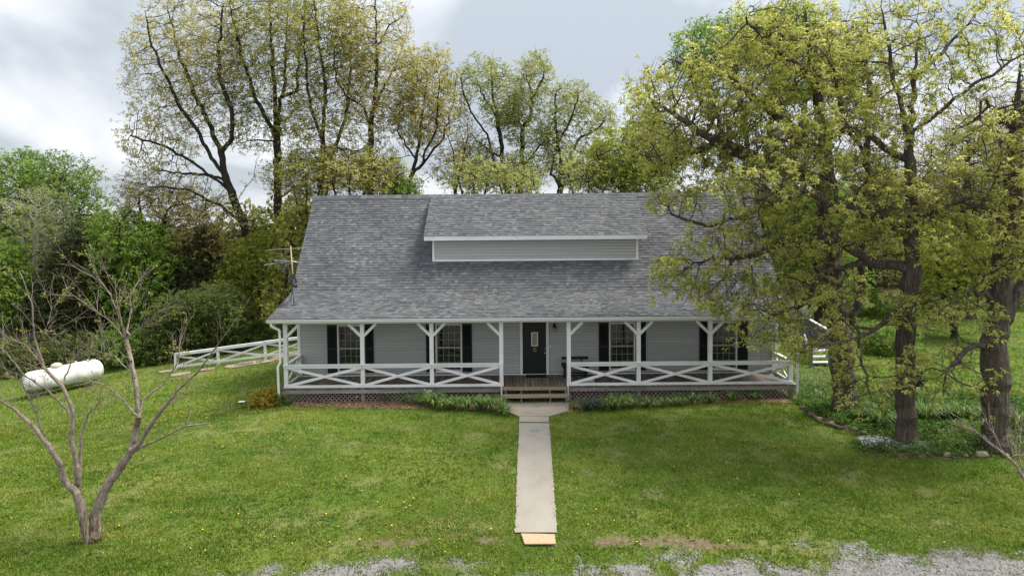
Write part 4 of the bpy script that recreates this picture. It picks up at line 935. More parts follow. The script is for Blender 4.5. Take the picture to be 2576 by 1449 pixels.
# ------------------------------------------------------------------ plants: generators
def rosettes(C, nl, ln, wd, droop, rng, up=None, spread=.5):
    """nl leaf blades round every centre: kite quads folded a little along the midrib"""
    N = len(C)*nl
    c = np.repeat(C, nl, 0)
    az = rng.random(N)*2*np.pi; el = rng.normal(-droop, spread, N)
    d = np.stack([np.cos(az)*np.cos(el), np.sin(az)*np.cos(el), np.sin(el)], 1)
    L = ln*rng.uniform(.6, 1.25, N)[:,None]; W = wd*rng.uniform(.7, 1.2, N)[:,None]
    zed = np.array([0,0,1.]); s = np.cross(d, zed); s /= np.linalg.norm(s, axis=1)[:,None]+1e-6
    nrm = np.cross(s, d); roll = rng.normal(0, .5, N)[:,None]
    s2 = s*np.cos(roll)+nrm*np.sin(roll); n2 = nrm*np.cos(roll)-s*np.sin(roll)
    b = c + d*L*.08
    mid = b + d*L*.5 + n2*L*.06
    tip = b + d*L + np.array([0,0,-1.])*L*.16
    V = np.stack([b, mid+s2*W/2, tip, mid-s2*W/2], 1).reshape(-1, 3)
    Q = np.arange(N*4).reshape(N, 4)
    return V, Q
def danglers(C, nl, ln, wd, rng):
    N = len(C)*nl; c = np.repeat(C, nl, 0) + rng.normal(0, .03, (N, 3))
    az = rng.random(N)*np.pi; s = np.stack([np.cos(az), np.sin(az), 0*az], 1)*wd/2
    L = ln*rng.uniform(.6, 1.2, N)[:,None]; dn = np.stack([rng.normal(0,.2,N), rng.normal(0,.2,N), -np.ones(N)], 1)*L
    V = np.stack([c-s, c+s, c+dn+s*.4, c+dn-s*.4], 1).reshape(-1, 3)
    return V, np.arange(N*4).reshape(N, 4)
def subdivide(poly, step, rng, wig):
    out_ = [np.array(poly[0], float)]
    for a, b in zip(poly[:-1], poly[1:]):
        a = np.array(a, float); b = np.array(b, float); k = max(1, int(round(np.linalg.norm(b-a)/step)))
        for i in range(1, k+1):
            p = a+(b-a)*i/k
            if i < k: p = p + rng.normal(0, wig*step, 3)
            out_.append(p)
    return out_
def skeleton(limbs, A, step, kill, rng, iters=60, trop=(0,0,.12), wig=.12, noise=.22, maxch=3):
    P = []; par = []; LID = []
    for li, poly in enumerate(limbs):
        pts = subdivide(poly, step, rng, wig if li < 20 else wig*.5)
        if li == 0: P.append(pts[0]); par.append(-1); prev = 0; LID.append((0, 0.0))
        else:
            D = np.linalg.norm(np.array(P)-pts[0], axis=1); prev = int(np.argmin(D))
        for pi, p in enumerate(pts[1:]):
            P.append(p); par.append(prev); prev = len(P)-1; LID.append((li, (pi+1)/(len(pts)-1)))
    P = np.array(P); par = np.array(par)
    n0 = len(P)
    if len(A):
        D = np.linalg.norm(A[:,None,:]-P[None], axis=2); ni = D.argmin(1); nd = D.min(1)
        act = nd > kill; stale = np.zeros(len(A), int); nch = np.bincount(par[par>=0], minlength=len(P))
        for it in range(iters):
            a = np.where(act)[0]
            if len(a) < 3: break
            v = A[a]-P[ni[a]]; v /= np.linalg.norm(v, axis=1)[:,None]+1e-9
            uq, inv = np.unique(ni[a], return_inverse=True)
            S = np.zeros((len(uq), 3)); np.add.at(S, inv, v)
            S /= np.linalg.norm(S, axis=1)[:,None]+1e-9
            S += np.array(trop) + rng.normal(0, noise, S.shape); S /= np.linalg.norm(S, axis=1)[:,None]+1e-9
            ok = nch[uq] < maxch
            uq = uq[ok]; S = S[ok]
            if not len(uq): break
            new = P[uq]+S*step*rng.uniform(.8, 1.15, (len(uq),1))
            i0 = len(P); P = np.concatenate([P, new]); par = np.concatenate([par, uq]); np.add.at(nch, uq, 1); nch = np.concatenate([nch, np.zeros(len(new), int)])
            Dn = np.sqrt(np.maximum(0, (A[a]**2).sum(1)[:,None] + (new**2).sum(1)[None] - 2*A[a]@new.T))
            j = Dn.argmin(1); m_ = Dn[np.arange(len(a)), j]
            imp = m_ < nd[a]
            nd[a] = np.where(imp, m_, nd[a]); ni[a] = np.where(imp, i0+j, ni[a])
            stale[a] = np.where(imp, 0, stale[a]+1)
            act[a[(nd[a] < kill) | (stale[a] > 2)]] = False
    return P, par, n0, LID
def tips_radius(P, par, r0, rb):
    n_ = len(P); cnt = np.zeros(n_); nch = np.bincount(par[par>=0], minlength=n_); cnt[nch==0] = 1
    for i in range(n_-1, 0, -1): cnt[par[i]] += cnt[i]
    ex = math.log(rb/r0)/math.log(max(cnt[0], 2))
    return r0*cnt**ex, cnt, nch
def wood(P, par, R):
    """tapered frusta along every link, joined to the parent's ring where the limb carries on"""
    e_ = np.where(par >= 0)[0]; p = par[e_]
    T = np.zeros_like(P); T[e_] = P[e_]-P[p]; T[0] = (0,0,1); T /= np.linalg.norm(T, axis=1)[:,None]+1e-9
    main = np.full(len(P), -1); order = e_[np.argsort(R[e_])]
    main[par[order]] = order
    Ts = T.copy(); has = main >= 0; Ts[has] = T[has]+T[main[has]]; Ts /= np.linalg.norm(Ts, axis=1)[:,None]+1e-9
    def frame(t):
        a = np.where(np.abs(t[:,2:3]) < .95, np.array([[0,0,1.]]), np.array([[1.,0,0]])); u = np.cross(t, a); u /= np.linalg.norm(u, axis=1)[:,None]+1e-9
        return u, np.cross(t, u)
    VV = []; QQ = []; off = 0
    for lo, hi, k in ((.09, 9, 8), (.03, .09, 5), (0, .03, 3)):
        s = e_[(R[e_] >= lo) & (R[e_] < hi)]
        if not len(s): continue
        pp = par[s]; ismain = main[pp] == s
        t0 = np.where(ismain[:,None], Ts[pp], T[s]); r_a = np.where(ismain, R[pp], np.minimum(R[pp], R[s]*1.25)); r_a = np.minimum(r_a, R[s]*1.6 + .004)
        u0, w0_ = frame(t0); u1, w1 = frame(Ts[s])
        # keep both rings' seams aligned
        flip = (u0*u1).sum(1) < 0; u1[flip] *= -1; w1[flip] *= -1
        ang = np.arange(k)*2*np.pi/k; ca, sa = np.cos(ang)[None,:,None], np.sin(ang)[None,:,None]
        ring0 = P[pp][:,None]+(u0[:,None]*ca+w0_[:,None]*sa)*r_a[:,None,None]
        ring1 = P[s][:,None]+(u1[:,None]*ca+w1[:,None]*sa)*R[s][:,None,None]
        V = np.concatenate([ring0, ring1], 1).reshape(-1, 3)
        b = (np.arange(len(s))*2*k)[:,None]; j = np.arange(k)[None]; j2 = (np.arange(k)[None]+1)%k
        q = np.stack([b+j, b+j2, b+j2+k, b+j+k], -1).reshape(-1, 4)
        VV.append(V); QQ.append(q+off); off += len(V)
    return np.concatenate(VV), np.concatenate(QQ)
def blob(px, py, rx, ry, d, rd, w=1.0):
    c = at(px, py, d); s_ = d/F_PX; return (c, np.array([rx*s_, rd, ry*s_]), w)
def sample_blobs(bl, N, rng, shell=.55):
    vol = np.array([b[1][0]*b[1][2]*(b[1][1]**.7)*(b[2] if len(b) > 2 else 1) for b in bl]); k = rng.choice(len(bl), N, p=vol/vol.sum())
    d = rng.normal(size=(N,3)); d /= np.linalg.norm(d, axis=1)[:,None]; r_ = rng.random(N)**(1/3*shell+.12)
    C = np.array([b[0] for b in bl])[k]; R_ = np.array([b[1] for b in bl])[k]
    return C + d*r_[:,None]*R_
NT = 0
def tree(name, label, cat, base, limbs, bl, N, step, kill, rb, bark, leaf, ros=(3,.22,6,.16,.06,.35), catk=None, seed=1, group=None, r0=.0045, twig=3, trop=(0,0,.12), iters=60, noise=.22, flare=.3, leafparts='crown', minz=None, spread=.5, tw=(2,.32,1), wigg=.12, floor=None, cl=3):
    rng = np.random.default_rng(seed)
    base = np.array(base, float)
    A = sample_blobs(bl, int(N*1.9), rng) if bl else np.zeros((0,3))
    if minz is not None and len(A): A = A[A[:,2] > minz]
    limbs = [[np.array(q, float) for q in lb] for lb in limbs]
    limbs[0][0] = base
    P, par, n0, LID = skeleton(limbs, A, step*.8, kill*.74, rng, int(iters*1.3), trop, noise=noise, wig=wigg)
    nch0 = np.bincount(par[par>=0], minlength=len(P)); cn0 = np.zeros(len(P)); cn0[nch0==0] = 1
    for i in range(len(P)-1, 0, -1): cn0[par[i]] += cn0[i]
    if tw:
        src = np.where((cn0 <= 4) & (np.arange(len(P)) > n0*.3))[0]; src = np.repeat(src, tw[0])
        d0 = P[src]-P[par[src]]; d0 /= np.linalg.norm(d0, axis=1)[:,None]+1e-9
        for seg in range(tw[2]):
            d0 = d0 + rng.normal(0, .75 if seg == 0 else .35, d0.shape) + np.array([0,0,.12]); d0 /= np.linalg.norm(d0, axis=1)[:,None]+1e-9
            new = P[src]+d0*(tw[1]*rng.uniform(.5, 1.2, (len(src),1))); i0 = len(P)
            P = np.concatenate([P, new]); par = np.concatenate([par, src]); src = np.arange(i0, len(P))
    R, cnt, nch = tips_radius(P, par, r0, rb)
    if floor:
        for i, (li, t_) in enumerate(LID):
            if li in floor: R[i] = max(R[i], floor[li][0]*(1-t_)+floor[li][1]*t_)
    h = P[:,2]-base[2]; R = R*(1+flare*np.exp(-np.maximum(h,0)/.3)*(R > rb*.6))
    t = thing(name, label, cat, base, group)
    V, Q = wood(P-base, par, R)
    link('trunk', np_mesh('trunk', V, Q, mats=[bark], smooth=True), t)
    if leaf is not None:
        k, jit, nl, ln, wd, dr = ros
        src = np.where((cnt <= 2) & (np.arange(len(P)) >= 1) & (R < .05))[0]
        nr = int(k*N*2.35); m3 = max(1, min(len(src), nr//cl)); src = np.repeat(rng.choice(src, m3, replace=False), max(1, int(round(nr/m3))))
        tt_ = rng.random(len(src))[:,None]; C = P[src]*(1-tt_)+P[par[src]]*tt_ + rng.normal(0, jit, (len(src), 3)) - base
        V, Q = rosettes(C, nl, ln, wd, dr, rng, spread=spread)
        mats_ = [leaf]; mi = None
        if catk is not None:
            Cs = C[rng.random(len(C)) < catk[1]]; V2, Q2 = danglers(Cs, catk[2], catk[3], catk[4], rng)
            mi = np.concatenate([np.zeros(len(Q), int), np.ones(len(Q2), int)]); Q = np.concatenate([Q, Q2+len(V)]); V = np.concatenate([V, V2]); mats_.append(catk[0])
        link(leafparts, np_mesh(leafparts, V, Q, mats=mats_, mi=mi), t)
    return t

LM_ = {}
LM_['olive'] = leaf_mat('olive_leaf', [(.32,.29,.075), (.47,.44,.13), (.57,.53,.185), (.62,.56,.26)], .58)
LM_['olivegreen'] = leaf_mat('olive_green_leaf', [(.21,.235,.04), (.35,.375,.065), (.47,.47,.11), (.54,.49,.19)], .58)
LM_['rightoak'] = leaf_mat('young_oak_leaf', [(.24,.30,.04), (.415,.46,.085), (.58,.59,.16), (.71,.68,.29)], .55, clump=.8)
LM_['catkin'] = leaf_mat('oak_catkin', [(.34,.24,.05), (.46,.36,.09), (.53,.43,.14)], .4)
LM_['midgreen'] = leaf_mat('mid_green_leaf', [(.20,.24,.05), (.34,.39,.095), (.45,.49,.15), (.50,.49,.21)], .58)
LM_['green'] = leaf_mat('fresh_green_leaf', [(.11,.20,.027), (.20,.325,.047), (.30,.42,.078)], .55)
LM_['yellowgreen'] = leaf_mat('yellow_green_leaf', [(.19,.245,.026), (.33,.385,.046), (.45,.48,.09)], .55)
LM_['pale'] = leaf_mat('pale_leaf', [(.24,.30,.08), (.38,.44,.13), (.48,.52,.20)], .55)
LM_['dark'] = leaf_mat('dark_shrub_leaf', [(.075,.12,.025), (.16,.21,.045), (.25,.29,.085)], .5)
LM_['cedar'] = leaf_mat('cedar_leaf', [(.038,.052,.016), (.072,.088,.03), (.115,.125,.05)], .3)
LM_['brown'] = leaf_mat('russet_leaf', [(.31,.26,.085), (.46,.40,.145), (.55,.49,.21)], .58)
LM_['orange'] = leaf_mat('orange_leaf', [(.15,.19,.03), (.34,.31,.04), (.47,.34,.04), (.52,.30,.05)], clump=2.5)

def L3(Y, pts, dy=0.0, spreadY=None):
    out_ = []
    for i, p in enumerate(pts):
        yy = Y + dy*(i/(max(1, len(pts)-1)))
        out_.append(at(p[0], p[1], yy))
    return out_
def z1(l_): return [(257.6+x*.3556, y*.3556) for x, y in l_]
def z2(l_): return [(1030.4+x*.2964, 85.9+y*.2964) for x, y in l_]
def z3(l_): return [((1800+x/2.07)/1.1646, y/2.07/1.1646) for x, y in l_]
def z6(l_): return [(x*.5157, 669.8+y*.5157) for x, y in l_]

# ------------------------------------------------------------------ the tall trees behind the house, left to right
BT = 'tall trees behind the house'
Yd = 44.0; b = G(640, 852); Yd = b[1]
tree('oak_tree', 'broad olive leaved tree with leaning trunk left of the house', 'tree', b, [
    L3(Yd, [(640,850),(641,700),(614,565),(592,512),(567,444),(556,384)]),
    L3(Yd, [(567,444)]+z1([(770,1120),(690,950),(560,780),(450,540),(350,330),(300,80)]), -2.5),
    L3(Yd, [(556,384)]+z1([(760,880),(640,640),(540,370),(470,100),(440,-60)]), 2.0),
    L3(Yd, [(556,384)]+z1([(920,980),(910,760),(830,560),(820,350),(850,50)]), -1.0),
    L3(Yd, [(580,480)]+z1([(640,1150),(450,1040),(200,960)]), -2.0),
    L3(Yd, [(570,450)]+z1([(740,1240),(600,1230),(350,1200)]), 2.0),
    L3(Yd, [(614,565)]+[(560,520),(480,480),(400,470)], -2.0),
    L3(Yd, [(592,512),(640,440),(650,380)], 1.5)],
    [blob(430,180,110,190,Yd,3.2), blob(520,100,90,150,Yd,3.2), blob(400,360,90,100,Yd,2.6), blob(560,220,70,160,Yd,2.5), blob(390,460,90,55,Yd-.5,2.4), blob(480,520,110,70,Yd-.5,2.6), blob(560,560,90,60,Yd-1,2.0)],
    2600, .42, .40, .28, M['bark_dark'], LM_['olive'], (.98,.17,5,.155,.060,.25), (LM_['catkin'], .22, 2, .14, .03), 11, BT, iters=70)
b = G(692, 842); Yb = b[1]+.3
tree('oak_tree', 'tall dark trunked tree with forked crown just left of the roof', 'tree', b, [
    L3(Yb, [(692,842),(690,700),(700,540),(698,462),(697,356),(693,267),(681,107),(677,-20)]),
    L3(Yb, [(697,350)]+z1([(1090,720),(1000,450),(950,250),(900,30)]), -2),
    L3(Yb, [(697,356)]+z1([(1260,850),(1250,700),(1370,650),(1400,350),(1430,80)]), 1.5),
    L3(Yb, [(693,300)]+z1([(1290,600),(1300,300),(1310,20)]), 2.5),
    L3(Yb, [(697,356)]+z1([(1060,995),(950,1010)]), -1.5),
    L3(Yb, [(700,500),(745,470),(770,450)], -1.5)],
    [blob(680,90,110,120,Yb,3.2), blob(620,180,70,140,Yb,2.6), blob(740,220,80,130,Yb,2.6), blob(640,330,70,60,Yb,2.0), blob(720,440,70,60,Yb-1,2.0), blob(690,20,120,80,Yb,3)],
    2200, .42, .40, .26, M['bark_dark'], LM_['olivegreen'], (.98,.17,5,.155,.060,.25), (LM_['catkin'], .3, 2, .16, .03), 12, BT, iters=70)
Yc = 43.5
tree('oak_tree', 'twin stemmed olive tree rising behind the left end of the ridge', 'tree', (at(812,700,Yc)[0], Yc, float(gz(at(812,700,Yc)[0],Yc))), [
    L3(Yc, [(815,800),(808,560),(806,490),(812,356),(819,213),(800,100),(790,0)]),
    L3(Yc, [(808,540),(823,480),(841,373),(870,300),(880,190),(885,60)], 2),
    L3(Yc, [(812,356),(780,270),(770,180),(765,60)], -2),
    L3(Yc, [(841,373),(900,380),(960,350)], -1.5)],
    [blob(820,110,90,150,Yc,3), blob(790,330,80,90,Yc-1,2.5), blob(880,150,70,140,Yc,2.6), blob(850,420,90,50,Yc-1.5,2.4), blob(760,440,70,60,Yc-2,2)],
    1900, .42, .40, .21, M['bark_dark'], LM_['olivegreen'], (.98,.17,5,.155,.060,.25), (LM_['catkin'], .22, 2, .14, .03), 13, BT, iters=70)
Ye = 43.0
tree('oak_tree', 'straight dark tree with bare twiggy top behind the left roof', 'tree', (at(928,700,Ye)[0], Ye, float(gz(at(928,700,Ye)[0],Ye))), [
    L3(Ye, [(928,800),(930,462),(933,320),(947,213),(947,71),(945,-10)]),
    L3(Ye, [(933,330)]+z1([(1850,760),(1750,700),(1650,560),(1640,350)]), -2),
    L3(Ye, [(935,290)]+z1([(2000,600),(2080,450),(2150,250)]), 2),
    L3(Ye, [(947,120)]+z1([(2030,180),(2120,120),(2180,10)]), 1),
    L3(Ye, [(930,440)]+z1([(2080,1120),(2230,1100)]), 1),
    L3(Ye, [(932,420),(880,400),(850,370)], -2)],
    [blob(980,190,80,110,Ye,2.8), blob(930,280,90,90,Ye,2.6), blob(900,80,80,100,Ye,2.6), blob(890,420,100,60,Ye-1,2.2), blob(950,420,70,60,Ye-1,2.0), blob(1000,60,40,60,Ye,1.4), blob(1010,270,50,60,Ye,2)],
    1900, .42, .40, .21, M['bark_dark'], LM_['olive'], (.98,.17,5,.155,.060,.25), (LM_['catkin'], .22, 2, .14, .03), 14, BT, iters=70)
Yf = 43.5
tree('oak_tree', 'sparse many stemmed tree fanning out left of the dormer', 'tree', (at(1030,700,Yf)[0], Yf, float(gz(at(1030,700,Yf)[0],Yf))), [
    L3(Yf, [(1030,800),(1026,476),(1047,402),(1061,302),(1075,200)]),
    L3(Yf, [(1036,440),(1111,356),(1140,260),(1150,190)], 1.5),
    L3(Yf, [(1061,400),(1100,320),(1105,200)], -1.5),
    L3(Yf, [(1047,402),(1000,330),(1010,230)], -1),
    L3(Yf, [(1026,476),(1090,440),(1110,420)], 1)],
    [blob(1090,200,55,80,Yf,2), blob(1060,300,70,80,Yf,2), blob(1110,290,40,70,Yf,1.6), blob(1040,190,40,60,Yf,1.6)],
    900, .42, .40, .15, M['bark_dark'], LM_['olive'], (.9,.2,6,.18,.06,.45), (LM_['catkin'], .4, 2, .15, .03), 15, BT, iters=70)
tree('oak_tree', 'nearly bare brownish tree low behind the ridge left of the dormer', 'tree', (at(1135,700,Yf)[0], Yf+1, float(gz(at(1135,700,Yf)[0],Yf+1))), [
    L3(Yf+1, [(1140,800),(1145,480),(1160,420),(1175,350)]), L3(Yf+1, [(1145,470),(1110,430),(1085,410)], 1), L3(Yf+1, [(1150,450),(1140,380),(1120,330)], -1)],
    [blob(1140,420,60,60,Yf+1,1.8), blob(1170,340,35,70,Yf+1,1.5)],
    420, .40, .38, .11, M['bark_dark'], LM_['brown'], (.7,.2,5,.15,.05,.45), None, 16, BT, iters=60)
Yg = 46.0
tree('oak_tree', 'fan shaped green tree behind the ridge above the dormer left half', 'tree', (at(1280,700,Yg)[0], Yg, float(gz(at(1280,700,Yg)[0],Yg))), [
    L3(Yg, [(1285,800),(1276,486),(1262,382),(1250,293),(1238,228),(1235,180)]),
    L3(Yg, [(1276,480)]+z2([(730,1130),(660,850),(520,660),(450,470)])+[(1160,190)], -1.5),
    L3(Yg, [(1262,400)]+z2([(560,900),(480,760)])+[(1165,290)], 1.5),
    L3(Yg, [(1250,293)]+z2([(640,560)])+[(1200,200)], 1)],
    [blob(1210,190,70,45,Yg,2.4), blob(1265,250,60,80,Yg,2.4), blob(1200,400,60,60,Yg,2.4), blob(1160,230,30,60,Yg,1.6), blob(1250,430,80,45,Yg-1,2.4)],
    1300, .42, .40, .20, M['bark_dark'], LM_['midgreen'], (.9,.15,5,.155,.062,.25), (LM_['catkin'], .25, 2, .15, .03), 17, BT, iters=70)
tree('oak_tree', 'tallest round topped green tree behind the middle of the ridge', 'tree', (at(1310,700,Yg+.5)[0], Yg+.5, float(gz(at(1310,700,Yg)[0],Yg))), [
    L3(Yg+.5, [(1310,800),(1309,483),(1313,397),(1315,323),(1336,287),(1339,234),(1324,190)]),
    L3(Yg+.5, [(1311,430)]+z2([(1080,980),(1180,870)])+[(1400,310)], -1.5),
    L3(Yg+.5, [(1315,330)]+z2([(890,600),(900,430)]), 1.2),
    L3(Yg+.5, [(1339,250),(1365,200),(1370,165)], -1)],
    [blob(1345,190,48,60,Yg,2.2), blob(1320,270,50,50,Yg,2), blob(1340,340,60,40,Yg,2), blob(1320,420,70,40,Yg-1,2.2), blob(1290,300,40,60,Yg,1.8)],
    1150, .42, .40, .20, M['bark_dark'], LM_['midgreen'], (.9,.15,5,.155,.062,.25), (LM_['catkin'], .25, 2, .15, .03), 18, BT, iters=70)
tree('oak_tree', 'wide green tree behind the ridge above the dormer right end', 'tree', (at(1410,700,Yg)[0], Yg-.5, float(gz(at(1410,700,Yg)[0],Yg))), [
    L3(Yg-.5, [(1410,800),(1408,483),(1410,397),(1395,300),(1400,230)]),
    L3(Yg-.5, [(1412,440)]+z2([(1430,900),(1600,800)])+[(1530,290)], 1.5),
    L3(Yg-.5, [(1409,470),(1385,440),(1400,370),(1440,290),(1455,240)], -1.5),
    L3(Yg-.5, [(1410,475),(1470,440),(1520,400)], -1)],
    [blob(1430,255,60,55,Yg,2.4), blob(1490,300,50,55,Yg,2.2), blob(1390,340,40,60,Yg,2), blob(1450,410,80,55,Yg-1,2.4), blob(1530,300,25,35,Yg,1.4)],
    1300, .42, .40, .20, M['bark_dark'], LM_['midgreen'], (.9,.15,5,.155,.062,.25), (LM_['catkin'], .25, 2, .15, .03), 19, BT, iters=70)
Yh = 42.0
tree('oak_tree', 'dense deep green tree between the dormer ridge and the right oak', 'tree', (at(1560,700,Yh)[0], Yh, float(gz(at(1560,700,Yh)[0],Yh))), [
    L3(Yh, [(1570,800),(1565,500),(1570,420),(1575,350)]), L3(Yh, [(1566,480),(1520,430),(1500,380)], -1.5), L3(Yh, [(1568,450),(1620,400),(1650,340)], 1.5), L3(Yh, [(1566,490),(1500,470)], -1)],
    [blob(1560,400,80,80,Yh,2.6), blob(1640,380,80,100,Yh,2.8), blob(1510,440,50,40,Yh,2), blob(1600,460,100,40,Yh-1,2.2)],
    1500, .40, .38, .20, M['bark_dark'], LM_['yellowgreen'], (1.2,.2,6,.18,.07,.35), None, 20, BT, iters=60)

for i, (px, pyt, rx, ry, yy_, lf, lb) in enumerate(((770,440,70,60,41,'olivegreen','low olive sprays behind the left end of the ridge'), (880,450,80,50,40.5,'olive','low tan olive crown behind the ridge left of the dormer'), (965,455,60,45,41,'olivegreen','low round crown behind the ridge beside the dormer corner'), (1010,480,40,25,42,'green','small deep green crown peeping over the ridge'), (1190,455,60,40,42,'midgreen','low green crown over the ridge above the dormer left end'), (1300,465,70,32,41.5,'midgreen','low green crown over the ridge above the dormer middle'), (1480,450,80,45,41,'midgreen','low green crown over the ridge right of the dormer'))):
    g_ = at(px, 700, yy_); base = np.array([g_[0], yy_, float(gz(g_[0], yy_))]); c_ = at(px, pyt, yy_)
    tree('broadleaf_tree', lb, 'tree', base, [[base, base*.5+c_*.5, c_], [base*.4+c_*.6, at(px-rx*.6, pyt, yy_)], [base*.4+c_*.6, at(px+rx*.6, pyt, yy_-.5)]], [blob(px, pyt, rx, ry, yy_, 1.8), blob(px-rx*.5, pyt-ry*.7, rx*.5, ry*.7, yy_, 1.2, .5), blob(px+rx*.6, pyt-ry*.45, rx*.45, ry*.8, yy_, 1.2, .5)], 560, .40, .38, .12, M['bark_dark'], LM_[lf], (.42,.26,5,.18,.07,.3), None, 501+i, 'low crowns behind the ridge')

# ------------------------------------------------------------------ woodland edge on the left
WL = 'trees along the left woodland edge'
def simple(name, label, px, py_base, Y, bl, N, bark, leaf, ros, seed, rb=.2, fork=4, cat='tree', group=WL, top=None, catk=None, step=.42, kill=.4, twig=3, trop=(0,0,.12), r0=.0045, pyb=None, minz=None, spread=.5):
    g_ = at(px, py_base, Y); x = g_[0]; base = np.array([x, Y, float(gz(x, Y))-.1])
    rng = random.Random(seed)
    cs = [b_[0] for b_ in bl]; limbs = []
    main = max(cs, key=lambda c_: c_[2])
    mid = base + (np.array([main[0], main[1], main[2]])-base)*.45 + np.array([rng.gauss(0,.3), 0, 0])
    limbs.append([base, base+(mid-base)*.5+np.array([rng.gauss(0,.15), rng.gauss(0,.1), 0]), mid, main])
    for c_ in cs:
        if c_ is main: continue
        st_ = base+(mid-base)*rng.uniform(.55, 1.0)
        limbs.append([st_, (st_+c_)/2+np.array([rng.gauss(0,.2), rng.gauss(0,.2), .3]), c_])
    return tree(name, label, cat, base, limbs, bl, N, step, kill, rb, bark, leaf, ros, catk, seed, group, r0=r0, twig=twig, trop=trop, minz=minz, spread=spread)
simple('broadleaf_tree', 'big fresh green tree at the far left, crown cut by the frame', 90, 840, 46, [blob(60,470,110,90,46,3.5), blob(150,460,90,75,46,3), blob(200,530,70,70,46,2.8), blob(20,560,70,90,46,3), blob(120,570,90,60,46,3)], 2600, M['bark_dark'], LM_['green'], (.8,.2,6,.19,.08,.25), 31, .35)
simple('sycamore_tree', 'pale stemmed light green tree in front of the far left crown', 75, 850, 41.5, [blob(90,530,90,60,41.5,2.4), blob(60,640,70,60,41.5,2.4), blob(140,600,60,60,41.5,2.2)], 700, M['bark_pale'], LM_['pale'], (.55,.24,5,.16,.06,.3), 32, .2)
simple('maple_tree', 'bright green young maple right of the dark cedar', 320, 850, 40.5, [blob(330,620,100,70,40.5,2.4), blob(300,720,90,70,40.5,2.3), blob(390,690,60,70,40.5,2), blob(340,770,80,50,40,2), blob(300,560,50,40,40.5,1.8)], 1700, M['bark_dark'], LM_['green'], (.8,.2,6,.18,.09,.2), 33, .2)
simple('maple_tree', 'vivid green shrubby tree at the left frame edge', 15, 850, 39, [blob(20,720,60,80,39,2), blob(10,640,40,40,39,1.6), blob(30,800,60,40,39,1.8)], 1000, M['bark_dark'], LM_['green'], (.8,.2,6,.18,.09,.2), 34, .15)
simple('cedar_tree', 'dark evergreen cedar between the pale tree and bright maple', 190, 850, 40.2, [blob(180,720,70,70,40.2,2.2), blob(200,790,80,60,40,2.2), blob(190,640,45,55,40.2,1.7), blob(130,780,60,60,40,2), blob(240,730,50,70,40.2,1.8), blob(195,590,22,30,40.2,1)], 2300, M['bark_dark'], LM_['cedar'], (1.4,.16,7,.20,.05,.1), 35, .2, step=.36, kill=.32)
simple('oak_tree', 'russet flushed oak sprays behind the bright maple', 430, 850, 43, [blob(420,530,110,70,43,2.6), blob(500,640,90,70,43,2.4), blob(350,500,60,40,43,2), blob(440,640,80,60,43,2.2), blob(570,640,60,50,43,2)], 1700, M['bark_dark'], LM_['brown'], (.42,.24,6,.17,.065,.3), 36, .25)
simple('cedar_tree', 'second dark cedar hidden behind the russet sprays', 480, 850, 42.5, [blob(490,700,70,90,42.5,2), blob(510,620,30,50,42.5,1.4), blob(450,790,70,50,42,2)], 1500, M['bark_dark'], LM_['cedar'], (1.3,.16,7,.20,.05,.1), 37, .18, step=.36, kill=.32)
simple('willow_shrub', 'low grey green arching shrub left of the white fence', 480, 868, 38.8, [blob(470,780,70,45,38.8,1.8), blob(540,760,70,45,38.8,1.8), blob(440,830,70,35,38.6,1.6), blob(580,790,50,40,38.8,1.5), blob(520,830,60,30,38.6,1.4)], 1500, M['bark_dark'], LM_['dark'], (1.3,.2,6,.16,.045,.5), 38, .12, cat='shrub', group='shrubs along the woodland edge', step=.36, kill=.32)
simple('broadleaf_tree', 'yellow green low sprays around the leaning trunk', 610, 860, 42, [blob(600,700,60,60,42,1.8), blob(640,640,60,50,42,1.8), blob(690,700,50,70,42,1.6), blob(640,770,70,40,41.5,1.8), blob(690,600,40,40,42,1.5), blob(570,780,50,40,41.5,1.6)], 1400, M['bark_dark'], LM_['yellowgreen'], (.8,.2,6,.17,.07,.3), 39, .14)
simple('broadleaf_tree', 'thin yellow green tree against the left gable rake', 745, 850, 40.5, [blob(740,560,45,70,40.5,1.5), blob(720,660,40,60,40.5,1.5), blob(700,760,40,60,40,1.5)], 900, M['bark_dark'], LM_['olivegreen'], (.6,.2,6,.17,.065,.3), 40, .12)
def thicket(name, label, px, pyb, Y, rx, ry, leaf, seed, N=700, group='shrubs along the woodland edge'):
    g_ = at(px, pyb, Y); zb_ = float(gz(g_[0], Y)); s_ = Y/F_PX
    c_ = np.array([g_[0], Y, zb_+ry*s_*.8]); bl = [(c_, np.array([rx*s_, min(1.8, rx*s_), ry*s_])), (c_+np.array([rx*s_*.6, .2, -ry*s_*.3]), np.array([rx*s_*.5, 1.0, ry*s_*.6])), (c_+np.array([-rx*s_*.6, .1, -ry*s_*.3]), np.array([rx*s_*.5, 1.0, ry*s_*.6]))]
    base = np.array([g_[0], Y, zb_-.05])
    limbs = [[base, base+np.array([0,0,.3])]] + [[base+np.array([0,0,.2]), c_+np.array([math.cos(a)*rx*s_*.5, math.sin(a)*.5, .1])] for a in np.linspace(0, 6, 6)]
    return tree(name, label, 'shrub', base, limbs, bl, N, .3, .27, .06, M['bark_dark'], leaf, (.9,.14,6,.15,.06,.2), None, seed, group, minz=zb_+.05, flare=0)
SG = 'shrubs along the woodland edge'
thicket('wild_shrub', 'dark thicket bush behind the left end of the propane tank', 60, 880, 37.6, 90, 50, LM_['dark'], 51)
thicket('wild_shrub', 'dark thicket bush below the cedar, beyond the tank top', 200, 880, 37.8, 90, 55, LM_['dark'], 52)
thicket('wild_shrub', 'green thicket bush below the bright maple', 320, 875, 37.9, 80, 55, LM_['green'], 53)
thicket('wild_shrub', 'dark bush just left of the first white fence post', 410, 880, 38, 60, 45, LM_['dark'], 54)
